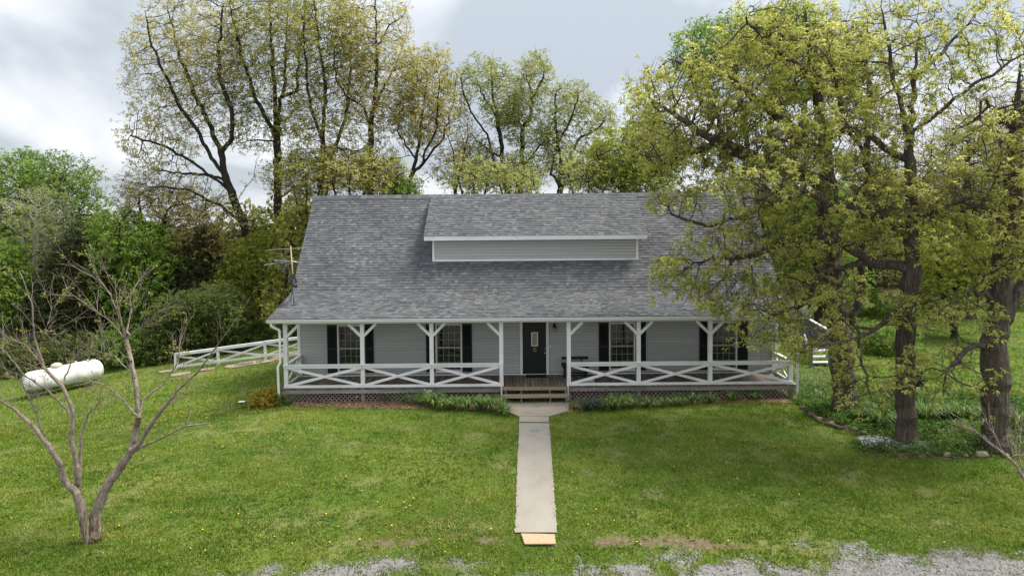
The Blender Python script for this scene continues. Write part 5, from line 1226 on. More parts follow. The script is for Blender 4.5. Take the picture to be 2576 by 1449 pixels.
thicket('wild_shrub', 'low dark bush seen over the first fence bay', 520, 872, 38.6, 60, 35, LM_['cedar'], 55, 500)
thicket('wild_shrub', 'low green bush at the foot of the leaning trunk', 690, 862, 41, 70, 28, LM_['green'], 56, 400)
thicket('wild_shrub', 'small dark bush behind the top of the ramp fence', 600, 865, 39.5, 45, 25, LM_['dark'], 57, 400)

# ------------------------------------------------------------------ the oaks at the right of the house
RO = 'large oaks at the right of the house'
cat_r = (LM_['catkin'], .35, 2, .10, .026)
b1 = G(2281, 1117); Y1 = b1[1]
tree('oak_tree', 'tall straight oak at the bed edge, middle of the three near trunks', 'tree', b1, [
    L3(Y1, [(2281,1120),(2276,1000),(2278,850),(2292,700),(2295,560),(2290,430),(2288,361)]),
    L3(Y1, [(2288,361),(2270,280),(2245,180),(2225,60),(2213,-30)], -1),
    L3(Y1, [(2288,361),(2300,250),(2305,120),(2310,-30)], 1),
    L3(Y1, [(2300,330),(2380,270),(2470,200),(2576,137)], -1.0),
    L3(Y1, [(2303,200),(2360,140),(2440,60),(2500,-20)], 1.2),
    L3(Y1, [(2290,400),(2246,388),(2193,344),(2130,320),(2050,370),(1960,350)], .8),
    L3(Y1, [(2283,670),(2189,660),(2061,682),(2029,760),(2005,775),(1950,790)], .6),
    L3(Y1, [(2190,660),(2100,600),(2010,590),(1900,640),(1800,650)], 1.8),
    L3(Y1, [(2292,600),(2220,540),(2120,520),(2000,470),(1900,500)], -1.2),
    L3(Y1, [(2280,760),(2200,830),(2130,860),(2060,870)], -1.5),
    L3(Y1, [(2294,560),(2370,520),(2440,500)], -1.5),
    L3(Y1, [(2290,640),(2350,620),(2420,640)], .8),
    L3(Y1, [(2155,800),(2165,900),(2195,1010)], -1.6)],
    [blob(2050,480,240,95,Y1-.3,1.8), blob(2300,490,170,80,Y1-.8,1.6), blob(1960,600,240,70,Y1+.6,1.6,.7), blob(1770,680,140,75,Y1+.9,1.3,.7), blob(1950,740,230,65,Y1+.5,1.4,.95), blob(2260,610,150,50,Y1-.8,1.3,.6), blob(2250,160,180,160,Y1,1.8,.32), blob(2440,120,150,120,Y1,1.6,.22), blob(2030,845,190,50,Y1-.4,1.1,.75), blob(2330,780,110,60,Y1-1.1,.9,.5), blob(2110,340,200,90,Y1,1.7,.7), blob(2200,965,110,70,Y1-1.3,.8,.6), blob(2420,560,110,50,Y1-1,1.2,.5)],
    3000, .33, .29, .275, M['bark'], LM_['rightoak'], (1.0,.10,7,.120,.050,.2), cat_r, 61, RO, cl=6, tw=(2,.24,2), iters=80, r0=.004, twig=3, trop=(0,0,.02))
b2 = G(2128, 1040); Y2 = b2[1]
tree('oak_tree', 'old double stemmed oak close to the house corner and side stair', 'tree', b2, [
    L3(Y2, [(2128,1040),(2124,950),(2118,885),(2097,760),(2088,600),(2080,470),(2070,330),(2040,150),(2020,-20)]),
    L3(Y2, [(2120,890),(2160,760),(2170,640),(2180,500),(2186,280),(2180,100),(2176,-20)], .6),
    L3(Y2, [(2080,470),(2000,430),(1900,400),(1790,350),(1700,290)], -.6),
    L3(Y2, [(2075,400),(1990,320),(1880,230),(1780,170),(1680,150)], 1.5),
    L3(Y2, [(2086,560),(1990,500),(1880,540),(1780,570),(1690,540)], 1.2),
    L3(Y2, [(2050,200),(1960,130),(1880,60),(1850,-10)], -1.2),
    L3(Y2, [(2180,400),(2120,300),(2100,180)], -1.5),
    L3(Y2, [(1800,360),(1720,390),(1650,420)], 1.0)],
    [blob(1790,240,190,120,Y2,2.2), blob(1710,370,140,80,Y2+.5,2.0), blob(1950,130,150,130,Y2,2.2,.8), blob(1900,400,190,75,Y2,2.0), blob(2080,200,140,170,Y2+.5,2.2,.5), blob(1610,250,45,60,Y2,1.4), blob(1700,510,80,45,Y2+1.2,1.3,.6), blob(1840,330,120,80,Y2,2)],
    2900, .36, .32, .40, M['bark'], LM_['rightoak'], (1.0,.11,7,.122,.052,.2), cat_r, 62, RO, cl=6, tw=(2,.24,2), iters=80, r0=.004, twig=3, trop=(0,0,.05))
b3 = G(2508, 1130); Y3 = b3[1]
tree('oak_tree', 'thickest near oak trunk at the right edge of the bed', 'tree', b3, [
    L3(Y3, [(2505,1130),(2502,1000),(2500,880),(2520,700),(2545,480),(2560,300),(2566,160)]),
    L3(Y3, [(2503,900),(2550,760),(2600,640),(2680,500)], .8),
    L3(Y3, [(2555,330),(2480,250),(2420,240)], -1.2),
    L3(Y3, [(2535,560),(2470,520),(2400,530)], -1),
    L3(Y3, [(2510,760),(2450,730),(2400,740)], -1.4),
    L3(Y3, [(2503,850),(2430,880),(2360,950)], -1.6)],
    [blob(2500,470,110,80,Y3-.4,1.5), blob(2460,350,90,70,Y3,1.6,.5), blob(2520,640,110,70,Y3-.6,1.3,.6), blob(2430,800,90,60,Y3-.8,1.1,.3), blob(2560,250,80,90,Y3,1.6,.4), blob(2400,940,100,60,Y3-1,1,.7), blob(2650,400,120,200,Y3,2)],
    1150, .33, .29, .37, M['bark'], LM_['rightoak'], (1.0,.10,7,.120,.050,.2), cat_r, 63, RO, cl=6, tw=(2,.24,2), iters=80, r0=.004, trop=(0,0,.02))
# trees further back on the right
RB_ = 'trees on the far right lawn'
simple('broadleaf_tree', 'fresh green tree top showing above the right oak crown', 1900, 800, 36, [blob(1830,110,140,60,36,2.4), blob(1960,100,110,80,36,2.4), blob(1760,160,70,40,36,2), blob(2050,180,120,80,36,2.4)], 1500, M['bark_dark'], LM_['green'], (1,.2,6,.18,.08,.2), 71, .3, group=RB_)
simple('broadleaf_tree', 'green tree filling the gap past the right gable', 2050, 800, 40, [blob(2010,600,90,80,40,2.2), blob(2090,700,90,70,40,2.2), blob(1990,700,60,60,40,2), blob(2080,540,90,70,40,2.2)], 1900, M['bark_dark'], LM_['green'], (.8,.2,6,.18,.08,.25), 72, .22, group=RB_)
simple('broadleaf_tree', 'bright green understorey tree between middle and right trunks', 2400, 800, 37, [blob(2380,720,90,70,37,2.2), blob(2450,640,80,80,37,2.2), blob(2350,620,70,60,37,2)], 1300, M['bark_dark'], LM_['yellowgreen'], (.8,.2,6,.18,.08,.25), 73, .16, group=RB_)
simple('oak_tree', 'dark forked trunk tree far back on the right lawn', 2432, 835, 44, [blob(2430,420,110,110,44,2.6), blob(2380,560,90,80,44,2.4), blob(2500,560,90,90,44,2.4)], 1500, M['bark_dark'], LM_['olivegreen'], (.45,.2,6,.18,.07,.25), 74, .45, group=RB_)
simple('oak_tree', 'thin russet leaved tree against the sky at far right', 2330, 800, 48, [blob(2440,330,120,110,48,2.8), blob(2340,420,90,90,48,2.4), blob(2560,300,70,90,48,2.4)], 1200, M['bark_dark'], LM_['brown'], (.35,.2,6,.17,.06,.3), 75, .3, group=RB_)
simple('oak_tree', 'slim grey trunk tree right of the side stair', 2195, 800, 46, [blob(2200,480,90,110,46,2.6), blob(2150,620,80,80,46,2.4), blob(2260,640,80,80,46,2.4)], 1400, M['bark_dark'], LM_['yellowgreen'], (.45,.2,6,.18,.07,.25), 76, .25, group=RB_)
thicket('wild_shrub', 'round bush on the far right lawn behind the double oak', 2180, 815, 45, 70, 40, LM_['green'], 77, 500, 'bushes on the far right lawn')
thicket('wild_shrub', 'dark bush left of the grill on the far right lawn', 2235, 905, 33, 60, 35, LM_['green'], 78, 400, 'bushes on the far right lawn')
thicket('wild_shrub', 'low bush at the far right wood edge', 2360, 790, 52, 90, 45, LM_['dark'], 79, 500, 'bushes on the far right lawn')
thicket('wild_shrub', 'bush at the frame edge on the far right', 2560, 800, 48, 80, 50, LM_['dark'], 80, 500, 'bushes on the far right lawn')

# far wood: one mass of foliage round the back of the lawn
rng = np.random.default_rng(5)
Nw = 18000
ang_x = np.concatenate([rng.uniform(-52, -13, Nw//2), rng.uniform(13, 56, Nw//2)])
yy = np.where(ang_x < 0, 49 + .1*np.abs(ang_x+20), 58 + .1*ang_x) + rng.exponential(3.5, Nw)
hh = np.where(ang_x < 0, 9.0, 10.0)*(0.6+.55*fbm(ang_x, ang_x*0, .22, 4))
zz_ = gz(ang_x, yy) + hh*rng.random(Nw)**.75
C = np.stack([ang_x, yy, zz_], 1) + rng.normal(0, .5, (Nw, 3))
V, Q = rosettes(C, 5, .52, .25, .2, rng)
tag(link('far_wood', np_mesh('far_wood', V, Q, mats=[leaf_mat('far_wood_leaf', [(.08,.10,.022), (.17,.19,.042), (.26,.255,.08)], .4, clump=.25)])), 'distant mass of woodland foliage beyond the lawn', 'woodland', kind='stuff')

# ------------------------------------------------------------------ bare crape tree at the left front, and the sapling at the right edge
bb = G(228, 1363); Yt = bb[1]
lm = [L3(Yt, z6([(430,1345),(418,1280),(395,1170),(372,1110),(310,1040),(290,960),(235,870),(160,780),(60,690),(-30,630)]), -.5),
      L3(Yt, z6([(465,1335),(468,1200),(510,1090),(580,990),(630,920),(670,770)]), .3),
      L3(Yt, z6([(380,1120),(385,1000),(395,850),(430,720),(500,650),(545,605)]), .6),
      L3(Yt, z6([(378,1080),(375,980),(350,850),(355,700),(300,580),(210,490),(170,350),(160,200),(120,80),(95,20)]), -.3),
      L3(Yt, z6([(355,760),(330,700),(230,600),(120,530),(30,420),(-20,380)]), .5),
      L3(Yt, z6([(675,755),(665,600),(640,450),(600,300),(570,180),(560,60)]), .3),
      L3(Yt, z6([(630,920),(690,850),(760,740),(870,600),(960,520),(1050,400),(1130,290)]), -.4),
      L3(Yt, z6([(650,900),(760,850),(900,780),(1010,765),(1060,720)]), -.7),
      L3(Yt, z6([(675,740),(700,650),(790,580),(870,470),(880,330)]), .7),
      L3(Yt, z6([(640,480),(610,350),(530,260),(440,200),(310,110)]), .8),
      L3(Yt, z6([(600,300),(540,140),(450,20)]), -.4),
      L3(Yt, z6([(665,730),(600,650),(520,580),(440,560)]), -.6),
      L3(Yt, z6([(640,520),(560,440),(430,400)]), .8),
      L3(Yt, z6([(235,870),(170,700),(100,560),(20,520)]), .5),
      L3(Yt, z6([(210,490),(120,380),(0,330)]), -.4),
      L3(Yt, z6([(610,340),(640,230),(635,110)]), .5),
      L3(Yt, z6([(620,350),(720,270),(800,200)]), -.5),
      L3(Yt, z6([(300,580),(360,450),(420,380)]), .5),
      L3(Yt, z6([(165,280),(220,330),(260,190)]), .4)]
rng = np.random.default_rng(77)
def twigs(limbs, per, len0, rng, t0=.3, sub=2):
    out_ = []
    for li, lb in enumerate(limbs):
        pts = np.array(subdivide(lb, .12, rng, .0)); n_ = len(pts)
        for q in range(per):
            i = int(n_*(t0+(.97-t0)*rng.random())); i = min(max(i, 1), n_-2)
            d = pts[i+1]-pts[i-1]; d /= np.linalg.norm(d)
            L = len0*rng.uniform(.45, 1.25)
            v = rng.normal(size=3); v -= d*v.dot(d); v /= np.linalg.norm(v); d = d*.8+v*.62+np.array([0,0,.22]); d /= np.linalg.norm(d)
            bend = rng.normal(0, .13, 3)+np.array([0,0,.10]); p0 = pts[i]; p1 = p0+d*L*.5; p2 = p1+(d+bend)*L*.5
            out_.append([p0, p1, p2])
            for _ in range(sub):
                t = rng.uniform(.25, .9); b0 = p0+(p2-p0)*t; v = rng.normal(size=3); d2 = d*.8+v*.4+np.array([0,0,.12]); d2 /= np.linalg.norm(d2); out_.append([b0, b0+d2*L*rng.uniform(.25, .55)])
    return out_
tw_ = twigs(lm[:1], 14, 1.0, rng, .40, 3) + twigs(lm[1:2], 4, .9, rng, .7, 3) + twigs(lm[2:], 13, .85, rng, .25, 3)
lm = lm + tw_; bl = []
tree('bare_tree', 'small nearly leafless tree with split trunk on the left front lawn', 'tree', bb, lm, bl, 150, .14, .22, .10, M['bark_bare'], leaf_mat('new_leaf', [(.16,.20,.03), (.26,.29,.05)]), (1.1,.03,3,.08,.035,.0), None, 81, None, tw=None, r0=.0023, twig=2, iters=30, wigg=.05, floor={0:(.115,.022), 1:(.125,.075), 2:(.05,.014), 3:(.062,.012), 4:(.035,.012), 5:(.055,.011), 6:(.06,.010), 7:(.035,.008), 8:(.035,.010), 9:(.03,.008), 10:(.02,.007), 11:(.03,.008), 12:(.02,.007), 13:(.03,.009)}, flare=.35, trop=(0,0,.25), leafparts='new_leaves')
bs = G(2590, 1372); Ys = bs[1]
def z7(l_): return [(1889+.496*x, 729.9+.496*y) for x, y in l_]
slm = [
    L3(Ys, [(2590,1372),(2582,1300),(2592,1230)]+z7([(1385,955),(1340,880),(1285,830),(1230,790),(1160,730),(1080,660),(1010,620)]), -.3),
    L3(Ys, z7([(1385,950),(1360,850),(1365,740),(1375,660)]), .2), L3(Ys, z7([(1285,830),(1230,720),(1180,640)]), .3), L3(Ys, z7([(1340,880),(1310,760),(1340,700),(1380,680)]), -.2), L3(Ys, z7([(1200,765),(1120,700),(1040,690)]), .3)]
slm += twigs(slm, 9, .5, rng, .3, 2)
tree('bare_tree', 'small bare sapling leaning in from the right frame edge', 'tree', bs, slm, [], 30, .12, .13, .048, M['bark_bare'], leaf_mat('sapling_leaf', [(.16,.20,.03), (.26,.29,.05)]), (.9,.03,3,.06,.03,0), None, 82, None, tw=None, r0=.0025, wigg=.05, twig=2, iters=30, flare=.3, leafparts='new_leaves')

# ------------------------------------------------------------------ shrubs, bulbs, ground cover, stones
def mound(name, label, cat, c, r, h, leaf, n_, ros, seed, group=None):
    rng = np.random.default_rng(seed); d = rng.normal(size=(n_,3)); d[:,2] = np.abs(d[:,2]); d /= np.linalg.norm(d, axis=1)[:,None]
    rr = rng.random(n_)**.35*(.8+.35*hash_noise(d[:,0]*2+3, d[:,1]*2+d[:,2]*2, 1.5, seed))
    C = d*rr[:,None]*np.array([r, r*.85, h]); t = thing(name, label, cat, c, group)
    V, Q = rosettes(C, ros[0], ros[1], ros[2], ros[3], rng, spread=.6); link('foliage', np_mesh('foliage', V, Q, mats=[leaf]), t)
    mb = MB()
    for i in range(9):
        a = i*.7; mb.tube([(0,0,-.02), (math.cos(a)*r*.3, math.sin(a)*r*.3, h*.45), (math.cos(a)*r*.65, math.sin(a)*r*.6, h*.8)], [.012,.008,.004], 4)
    link('stems', mb.mesh('stems', M['bark_dark']), t); return t
c = G(668, 1022)
mound('shrub', 'orange and yellow leaved rounded shrub at the left porch corner', 'shrub', c, .66, .74, LM_['orange'], 1100, (6,.075,.035,-.3), 91)
c = G(712, 1022); mound('shrub', 'small dark green plant with white blooms beside the orange shrub', 'shrub', c, .24, .45, LM_['dark'], 160, (5,.10,.03,-.4), 92)
def strap_clump(n_, h, wd, rng, spread=.62):
    """arching strap leaves from one crown: 3 segment ribbons"""
    az = rng.random(n_)*2*np.pi; H = h*rng.uniform(.6, 1.1, n_); S = h*spread*rng.uniform(.5, 1.8, n_); rad = rng.random(n_)*h*.22
    d = np.stack([np.cos(az), np.sin(az), 0*az], 1); sd = np.stack([-np.sin(az), np.cos(az), 0*az], 1)*wd/2
    b = d*rad[:,None]; p1 = b+d*(S*.3)[:,None]+np.array([0,0,1.])*(H*.6)[:,None]; p2 = b+d*(S*.75)[:,None]+np.array([0,0,1.])*H[:,None]; p3 = b+d*(S*1.3)[:,None]+np.array([0,0,1.])*(H*.82)[:,None]
    V = np.stack([b-sd, b+sd, p1-sd, p1+sd, p2-sd*.8, p2+sd*.8, p3], 1).reshape(-1,3); o = (np.arange(n_)*7)[:,None]
    Q = np.concatenate([o+np.array([0,1,3,2]), o+np.array([2,3,5,4])]); T = o+np.array([4,5,6])
    return V, Q, T
M['strap'] = leaf_mat('strap_leaf', [(.06,.12,.022), (.115,.205,.04), (.20,.295,.085), (.33,.39,.17)], .4)
M['bluegreen'] = leaf_mat('blue_green_leaf', [(.03,.06,.035), (.06,.10,.06), (.10,.15,.10)], .3)
def clump_thing(name, label, c, h, n_, mat, seed, flowers=0, group=None, fm=None):
    rng = np.random.default_rng(seed); t = thing(name, label, 'plant', c, group)
    V, Q, T = strap_clump(n_, h, .030, rng); link('foliage', np_mesh('foliage', V, Q, T, [mat]), t)
    for i in range(flowers):
        a = rng.random()*6.28; r_ = h*.35*rng.random(); p = np.array([math.cos(a)*r_, math.sin(a)*r_, h*rng.uniform(.85, 1.15)])
        mb = MB()
        for j in range(6):
            q = j*math.pi/3; mb.add([(p[0],p[1],p[2]), (p[0]+.03*math.cos(q-.35), p[1]-.01+.0*q, p[2]+.03*math.sin(q-.35)), (p[0]+.05*math.cos(q), p[1]-.015, p[2]+.05*math.sin(q)), (p[0]+.03*math.cos(q+.35), p[1]-.01, p[2]+.03*math.sin(q+.35))], [(0,1,2,3)])
        mb.lathe([(.014,-.03),(.016,-.015),(.010,0)], p, 6, 'y'); mb.tube([(p[0]*.5,p[1]*.5,0), (p[0],p[1]+.004,p[2])], .005, 4)
        link('flower', mb.mesh('flower', fm or M['petal_w']), t)
    return t
DG = 'bulb clumps in the porch bed'
spots = [(1052,1018,.28,26,'strap',0,'leafy bulb clump below the third porch post'), (965,1012,.2,14,'strap',0,'thin bulb clump alone near the second porch bay'), (1020,1015,.2,12,'strap',0,'small bulb clump left of the white daffodils'),
         (1075,1022,.36,40,'strap',4,'bulb clump with four white daffodils left of the steps'), (1092,1026,.33,44,'strap',0,'dark bulb clump right beside the white daffodils'), (1115,1032,.3,36,'strap',0,'arching strap clump midway along the left bed'),
         (1140,1030,.3,34,'strap',0,'pale tipped strap clump in the left bed, third from the walk'), (1172,1033,.34,50,'strap',0,'broad strap clump in the left bed, second from the walk'), (1205,1030,.3,40,'strap',0,'upright strap clump behind the broad one in the left bed'), (1232,1034,.36,56,'strap',0,'dense strap clump nearest the walk in the left bed'), (1258,1040,.28,40,'strap',0,'low strap clump overhanging the pad corner'), (1275,1046,.2,24,'strap',0,'small strap clump at the chamfer of the pad'),
         (1448,1030,.2,20,'strap',0,'small tuft at the right edge of the pad'), (1475,1034,.28,44,'bluegreen',0,'blue green mounded clump right of the pad'), (1500,1030,.28,40,'bluegreen',0,'second blue green clump along the right bed'), (1530,1030,.28,40,'strap',1,'bright clump with a single yellow bloom in the right bed'), (1556,1030,.34,54,'strap',0,'dense dark clump below the first right bay'), (1590,1026,.3,40,'strap',0,'clump left of the red birdhouse'), (1632,1026,.26,36,'strap',0,'clump right of the red birdhouse'),
         (1668,1022,.24,30,'strap',0,'low clump below the sixth porch post'), (1705,1020,.26,34,'strap',0,'clump midway along the far right bed'), (1745,1016,.26,30,'strap',1,'clump with one pale pink bloom in the right bed'), (1790,1014,.24,26,'strap',0,'clump below the seventh porch post'), (1840,1010,.24,26,'strap',0,'clump below the last porch bay'), (1900,1006,.25,26,'strap',0,'last clump before the right porch corner')]
for i, (px, py, h, n_, mt, fl, lb) in enumerate(spots):
    c = G(px, py); clump_thing('bulb_clump', lb, c, h*1.45, int(n_*1.9), M[mt], 200+i, fl, DG, M['petal_y'] if 'yellow' in lb else None)
for i, (px, py, lb) in enumerate(((897,1012,'white bloom on the ground below the second porch bay'), (1230,1010,'pale bloom against the lattice left of the steps'))):
    clump_thing('daffodil', lb, G(px, py), .22, 5, M['strap'], 260+i, 1)
# mulch litter
rng = np.random.default_rng(21); n_ = 9000
px_ = rng.uniform(-7.9, 9.9, n_); py_ = rng.uniform(23.5, 25.1, n_); k = bed_m(px_, py_) & ~in_poly(px_, py_, pad_poly) & ((px_ < 4) | (rng.random(n_) < .3)); C = np.stack([px_, py_, gz(px_, py_)+.02+.03*rng.random(n_)], 1)[k]
V, Q = rosettes(C, 2, .10, .022, .0, rng, spread=.25); tag(link('leaf_litter', np_mesh('leaf_litter', V, Q, mats=[M['chip']])), 'dry straw and leaf litter on the porch beds', 'leaf litter', kind='stuff')
# ground cover in the garden under the oaks and weeds by the corner
def cover(name, label, polys, n_, leaf, ros, hmax, seed, zlo=.02):
    rng = np.random.default_rng(seed); out_ = []
    for pl in polys:
        pl = np.array(pl); x = rng.uniform(pl[:,0].min(), pl[:,0].max(), n_); y = rng.uniform(pl[:,1].min(), pl[:,1].max(), n_)
        k = in_poly(x, y, [tuple(q) for q in pl]); x, y = x[k], y[k]; hn = fbm(x, y, 1.3, seed); z = gz(x, y)+zlo+hmax*rng.random(len(x))*np.clip((hn-.25)*2, .15, 1.2); out_.append(np.stack([x, y, z], 1))
    C = np.concatenate(out_); V, Q = rosettes(C, *ros, rng, spread=.55)
    return tag(link(name, np_mesh(name, V, Q, mats=[leaf])), label, 'ground cover', kind='stuff')
cover('ground_cover', 'lush green ground cover between the near oak trunks', [garden], 9000, leaf_mat('cover_leaf', [(.05,.11,.018), (.10,.195,.03), (.17,.275,.05)], clump=1.5), (5,.13,.045,-.3), .34, 22)
cover('phlox', 'white and lilac phlox flowers round the middle oak trunk', [Gp([(2150,1108),(2215,1106),(2260,1116),(2340,1122),(2330,1134),(2240,1140),(2170,1128)])], 1000, M['petal_l'], (4,.035,.028,-.2), .10, 23, .10)
cover('weeds', 'tall grass and weeds at the right porch corner', [Gp([(2005,940),(2100,940),(2100,1040),(2040,1035),(2003,1015)])], 5200, M['strap'], (4,.20,.025,-.9), .22, 24)
cover('white_wildflowers', 'tiny white wildflowers among the corner weeds', [Gp([(2050,985),(2095,985),(2100,1005),(2050,1008)])], 260, M['petal_w'], (4,.035,.028,-.2), .25, 25, .12)
for i, (px, py, h, n_, lb) in enumerate(((2215,1075,.5,60,'tall strap leaved clump left of the middle oak'), (2330,1060,.55,70,'large strap leaved clump just right of the middle oak'), (2375,1052,.5,60,'strap leaved clump between middle and right oaks'), (2420,1060,.5,60,'strap leaved clump left of the right oak trunk'), (2160,1060,.4,50,'low strap clump at the foot of the double oak'), (2560,1075,.5,60,'strap leaved clump right of the thick oak'), (2345,1020,.5,50,'strap clump at the back of the garden bed'), (2190,1045,.45,50,'strap clump right behind the double oak'))):
    clump_thing('daylily_clump', lb, G(px, py), h*1.2, n_*2, M['strap'], 300+i, 0, 'strap leaved clumps in the oak bed')
for i, (px, py, w_, lb) in enumerate(((2400,1097,.17,'pale rounded stone between middle and right oaks'), (2382,1149,.2,'flat tan stone at the front of the oak bed'), (2468,1148,.27,'large tan stone just left of the thick oak foot'), (2445,1104,.16,'grey stone behind the large tan one'), (2428,1150,.13,'small stone between the two front bed stones'), (2022,1028,.2,'stone at the left tip of the garden bed'), (2040,1046,.15,'brown stone second along the bed edge'), (2062,1058,.17,'stone third along the bed edge'), (2150,1084,.2,'flat pale stone on the bed edge beside the lawn'), (2172,1092,.14,'small stone at the bed corner near the phlox'), (2530,1150,.14,'stone right of the thick oak foot'), (2092,1068,.15,'dark stone fourth along the bed edge'))):
    c = G(px, py); w_ *= .72; rng = np.random.default_rng(400+i); mb = MB(); nv = 10; rings = []
    V_ = []; F_ = []
    for a in range(5):
        th_ = math.pi*(a/4); 
        for j in range(nv):
            ph = 2*math.pi*j/nv; r_ = w_*(.8+.3*rng.random()); V_.append((c[0]+r_*math.sin(th_)*math.cos(ph), c[1]+.8*r_*math.sin(th_)*math.sin(ph), c[2]+.06+.62*r_*math.cos(th_)))
    for a in range(4):
        for j in range(nv): F_.append((a*nv+j, a*nv+(j+1)%nv, (a+1)*nv+(j+1)%nv, (a+1)*nv+j))
    mb.add(V_, F_); obj1('stone', mb, M['rock'], lb, 'stone', c, 'stones round the oak bed', True)
for i, (p, q, r_, lb) in enumerate((((2028,1036),(2066,1066),.07,'half rotted log edging the left side of the oak bed'), ((2072,1068),(2120,1080),.06,'second rotted log edging the bed toward the phlox'))):
    a, b_ = Vector(G(*p)), Vector(G(*q)); mb = MB(); m1 = a.lerp(b_, .35)+Vector((.02,.05,.02)); m2 = a.lerp(b_, .7)+Vector((-.02,-.04,.01)); up = Vector((0,0,r_*.7)); mb.tube([a+up, m1+up, m2+up, b_+up], [r_*.9, r_, r_*1.05, r_*.8], 9); obj1('log', mb, M['log'], lb, 'log', tuple(a), None, True)
a, b_ = Vector(G(2056,1012)), Vector(G(2094,1016)); mb = MB(); up = Vector((0,0,.07)); mb.tube([a+up, b_+up], .05, 10); obj1('drain_pipe', mb, M['white'], 'white drain pipe lying on the ground by the double oak', 'pipe', tuple(a), None, True)
c = G(607, 1016); mb = MB(); mb.add([(c[0]-.14,c[1],c[2]+.07),(c[0]+.12,c[1]-.03,c[2]+.08),(c[0]+.14,c[1]+.08,c[2]+.10),(c[0]-.10,c[1]+.1,c[2]+.09),(c[0],c[1]+.03,c[2]+.12)], [(0,1,4),(1,2,4),(2,3,4),(3,0,4)]); obj1('paper_scrap', mb, M['white'], 'crumpled white scrap on the grass left of the orange shrub', 'litter', c)

# ------------------------------------------------------------------ lawn grass, dandelions, gravel
def grass(n_, y0, y1, hgt, wd, nb, seed, xr=None):
    rng = np.random.default_rng(seed)
    y = y0*np.exp(rng.random(n_)*math.log(y1/y0)); x = (rng.random(n_)*2-1)*(.80*y+.6)
    cx_ = np.mean([a[0] for a in walk_poly]); k = ~in_poly(x, y, [(a[0]+(.035 if a[0] < cx_ else -.035), a[1]) for a in walk_poly]) & ~in_poly(x, y, pad_poly) & ~in_poly(x, y, garden)
    k &= ~((x > HX0-.1) & (x < HX1+.1) & (y > DECK_Y-.05) & (y < 35.6))
    k &= ~(bed_m(x, y) & (rng.random(n_) > .10))
    k &= rng.random(n_) > np.clip((drive_m(x, y)+.35)*.95, 0, .96)
    k &= rng.random(n_) > np.clip((dirt_m(x, y)+.22)*2.0, 0, .94)
    bp_ = [tuple(q[:2]) for q in bc]; k &= ~in_poly(x, y, bp_)
    el = np.where(x < -7, 39.5 - .12*np.clip(-x-10, 0, 30), 47); k &= y < el
    k &= rng.random(n_) < np.clip((fbm(x, y, 1.3, 31)-.16)*4.2, .35, 1)
    x, y = x[k], y[k]; N = len(x)
    tall = .4+1.3*fbm(x, y, 1.6, 33)
    C = np.repeat(np.stack([x, y, gz(x, y)], 1), nb, 0); T = np.repeat(tall, nb); M_ = N*nb
    C[:,:2] += rng.normal(0, wd*1.6, (M_, 2))
    az = rng.random(M_)*2*np.pi; ln = rng.normal(0, .55, M_); h = hgt*rng.uniform(.5, 1.25, M_)*T
    d = np.stack([np.cos(az+1.57)*np.sin(ln), np.sin(az+1.57)*np.sin(ln), np.cos(ln)], 1)*h[:,None]
    s = np.stack([np.cos(az), np.sin(az), 0*az], 1)*wd/2
    V = np.stack([C-s, C+s, C+d], 1).reshape(-1, 3)
    return V, np.arange(M_*3).reshape(-1, 3)
V1, T1 = grass(130000, 12.8, 26, .062, .024, 3, 71)
V2, T2 = grass(42000, 24, 46, .085, .042, 3, 72)
tag(link('grass', np_mesh('grass', np.concatenate([V1, V2]), None, np.concatenate([T1, T2+len(V1)]), [M['blade']])), 'short patchy lawn grass', 'grass', kind='stuff')
# weeds and tufts of taller grass in the lawn
rng = np.random.default_rng(73)
dpx = [(230,1350),(245,1347),(205,1368),(185,1352),(28,1308),(480,1385),(510,1340),(516,1392),(655,1352),(690,1356),(735,1373),(830,1372),(905,1365),(1105,1362),(1120,1395),(950,1270),(1022,1283),(1030,1278),(1016,1270),(1235,1338),(1040,1260),(1130,1330),(1400,1287),(1440,1195),(1500,1288),(1545,1315),(1480,1325),(1603,1370),(1612,1375),(1620,1240),(1560,1230),(1730,1330),(1832,1368),(1855,1210),(2060,1220),(2010,1250),(2375,1370),(560,1130),(730,1110),(910,1240),(850,1330),(770,1180),(820,1300),(600,1300),(1180,1400),(985,1330),(870,1205),(430,1295),(300,1330),(1695,1180),(1930,1062),(1975,1080)]
hm = MB(); hm.lathe([(0,.0),(.015,-.003),(.019,.005),(.012,.011),(0,.013)], (0,0,.07), 9); hme = hm.mesh('flower_head', M['petal_y'], smooth=True)
sm2 = MB(); sm2.tube([(0,0,0),(.004,.0,.035),(0,0,.068)], .004, 4); sme = sm2.mesh('stem', M['stem'])
Vl, Ql = rosettes(np.zeros((1,3)), 7, .09, .022, .05, rng, spread=.12); lme = np_mesh('leaf_rosette', Vl+np.array([0,0,.02]), Ql, mats=[M['stem']])
def zone(px, py):
    if px < 260 and py > 1290: return 'round the foot of the bare tree'
    if px < 700 and py < 1290: return 'on the far left lawn'
    if px < 1020 and py > 1325: return 'on the front left grass near the gravel'
    if px < 1090 and py > 1255: return 'in the middle of the left lawn'
    if px < 1090: return 'on the left lawn toward the porch'
    if px < 1300: return 'just left of the concrete walk'
    if px < 1560: return 'just right of the concrete walk'
    if py > 1325: return 'along the bare soil strip on the right'
    if py > 1150: return 'on the middle of the right lawn'
    return 'near the oak bed on the right lawn'
NTH = ['first', 'second', 'third', 'fourth', 'fifth', 'sixth', 'seventh', 'eighth', 'ninth', 'tenth', 'eleventh', 'twelfth']
dpx.sort()
zc_ = {}
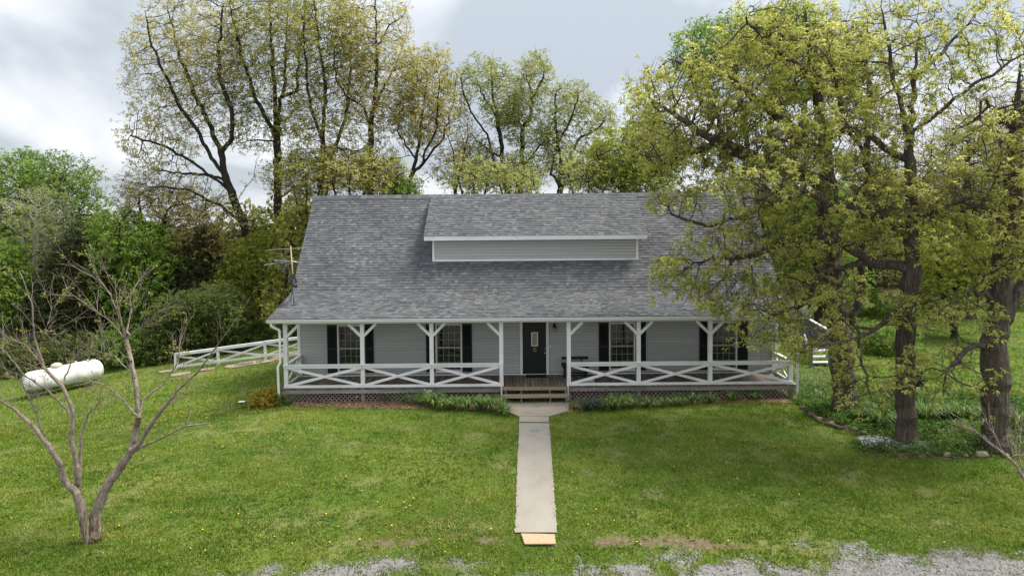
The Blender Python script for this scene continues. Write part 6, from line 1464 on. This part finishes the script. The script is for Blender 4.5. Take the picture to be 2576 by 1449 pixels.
for i, (px, py) in enumerate(dpx):
    zn = zone(px, py); k = zc_.get(zn, 0); zc_[zn] = k+1
    c = G(px, py); t = thing('dandelion', 'yellow dandelion ' + zn + ', ' + NTH[k] + ' of them from the left', 'flower', c, 'dandelions scattered over the lawn'); t.rotation_euler = (0,0,i*1.3); s_ = random.uniform(.8, 1.25); t.scale = (s_, s_, s_)
    link('flower_head', hme, t); link('stem', sme, t); link('leaf_rosette', lme, t)
rng = np.random.default_rng(79); n_ = 2600
y = 13*np.exp(rng.random(n_)*math.log(2.1)); x = (rng.random(n_)*2-1)*.78*y
k = ~in_poly(x, y, walk_poly) & ~in_poly(x, y, pad_poly) & ~in_poly(x, y, garden) & ~bed_m(x, y) & (y < 24.4) & (drive_m(x, y) < .1) & (fbm(x, y, .8, 41) > .47)
C = np.stack([x, y, gz(x, y)+.02], 1)[k]; V, Q = rosettes(C, 6, .075, .035, -.25, rng, spread=.3)
tag(link('lawn_weeds', np_mesh('lawn_weeds', V, Q, mats=[leaf_mat('turf_weed_leaf', [(.05,.11,.018), (.10,.18,.03), (.18,.24,.06)])])), 'low broad leaved weeds scattered through the turf', 'weeds', kind='stuff')
# gravel stones
rng = np.random.default_rng(74); n_ = 120000
x = rng.uniform(-11.5, 12.5, n_); y = rng.uniform(12.9, 16, n_); dm = drive_m(x, y); k = (dm > -.3) & (rng.random(n_) < np.clip(.22+dm*.9, .03, 1)) & (np.abs(x) < .8*y); x, y = x[k], y[k]; N = min(len(x), 21000); x, y = x[:N], y[:N]
base = np.array([[1,0,0],[0,1,0],[-1,0,0],[0,-1,0],[0,0,.8],[0,0,-.5]]); tri = np.array([[0,1,4],[1,2,4],[2,3,4],[3,0,4],[1,0,5],[2,1,5],[3,2,5],[0,3,5]])
S_ = rng.gamma(3, .0048, N)[:,None,None]; az = rng.random(N)*6.28; ca, sa = np.cos(az)[:,None], np.sin(az)[:,None]
Bv = base[None]*rng.uniform(.6, 1.25, (N,6,1)); Bx = Bv[:,:,0]*ca-Bv[:,:,1]*sa; By = Bv[:,:,0]*sa+Bv[:,:,1]*ca; Bv = np.stack([Bx, By, Bv[:,:,2]], -1)*S_
V = (Bv + np.stack([x, y, gz(x, y)+.012], 1)[:,None]).reshape(-1, 3); T = (tri[None]+(np.arange(N)*6)[:,None,None]).reshape(-1, 3)
tag(link('gravel', np_mesh('gravel', V, None, T, [M['pebble']])), 'loose pale gravel on the driveway edge', 'gravel', kind='stuff')
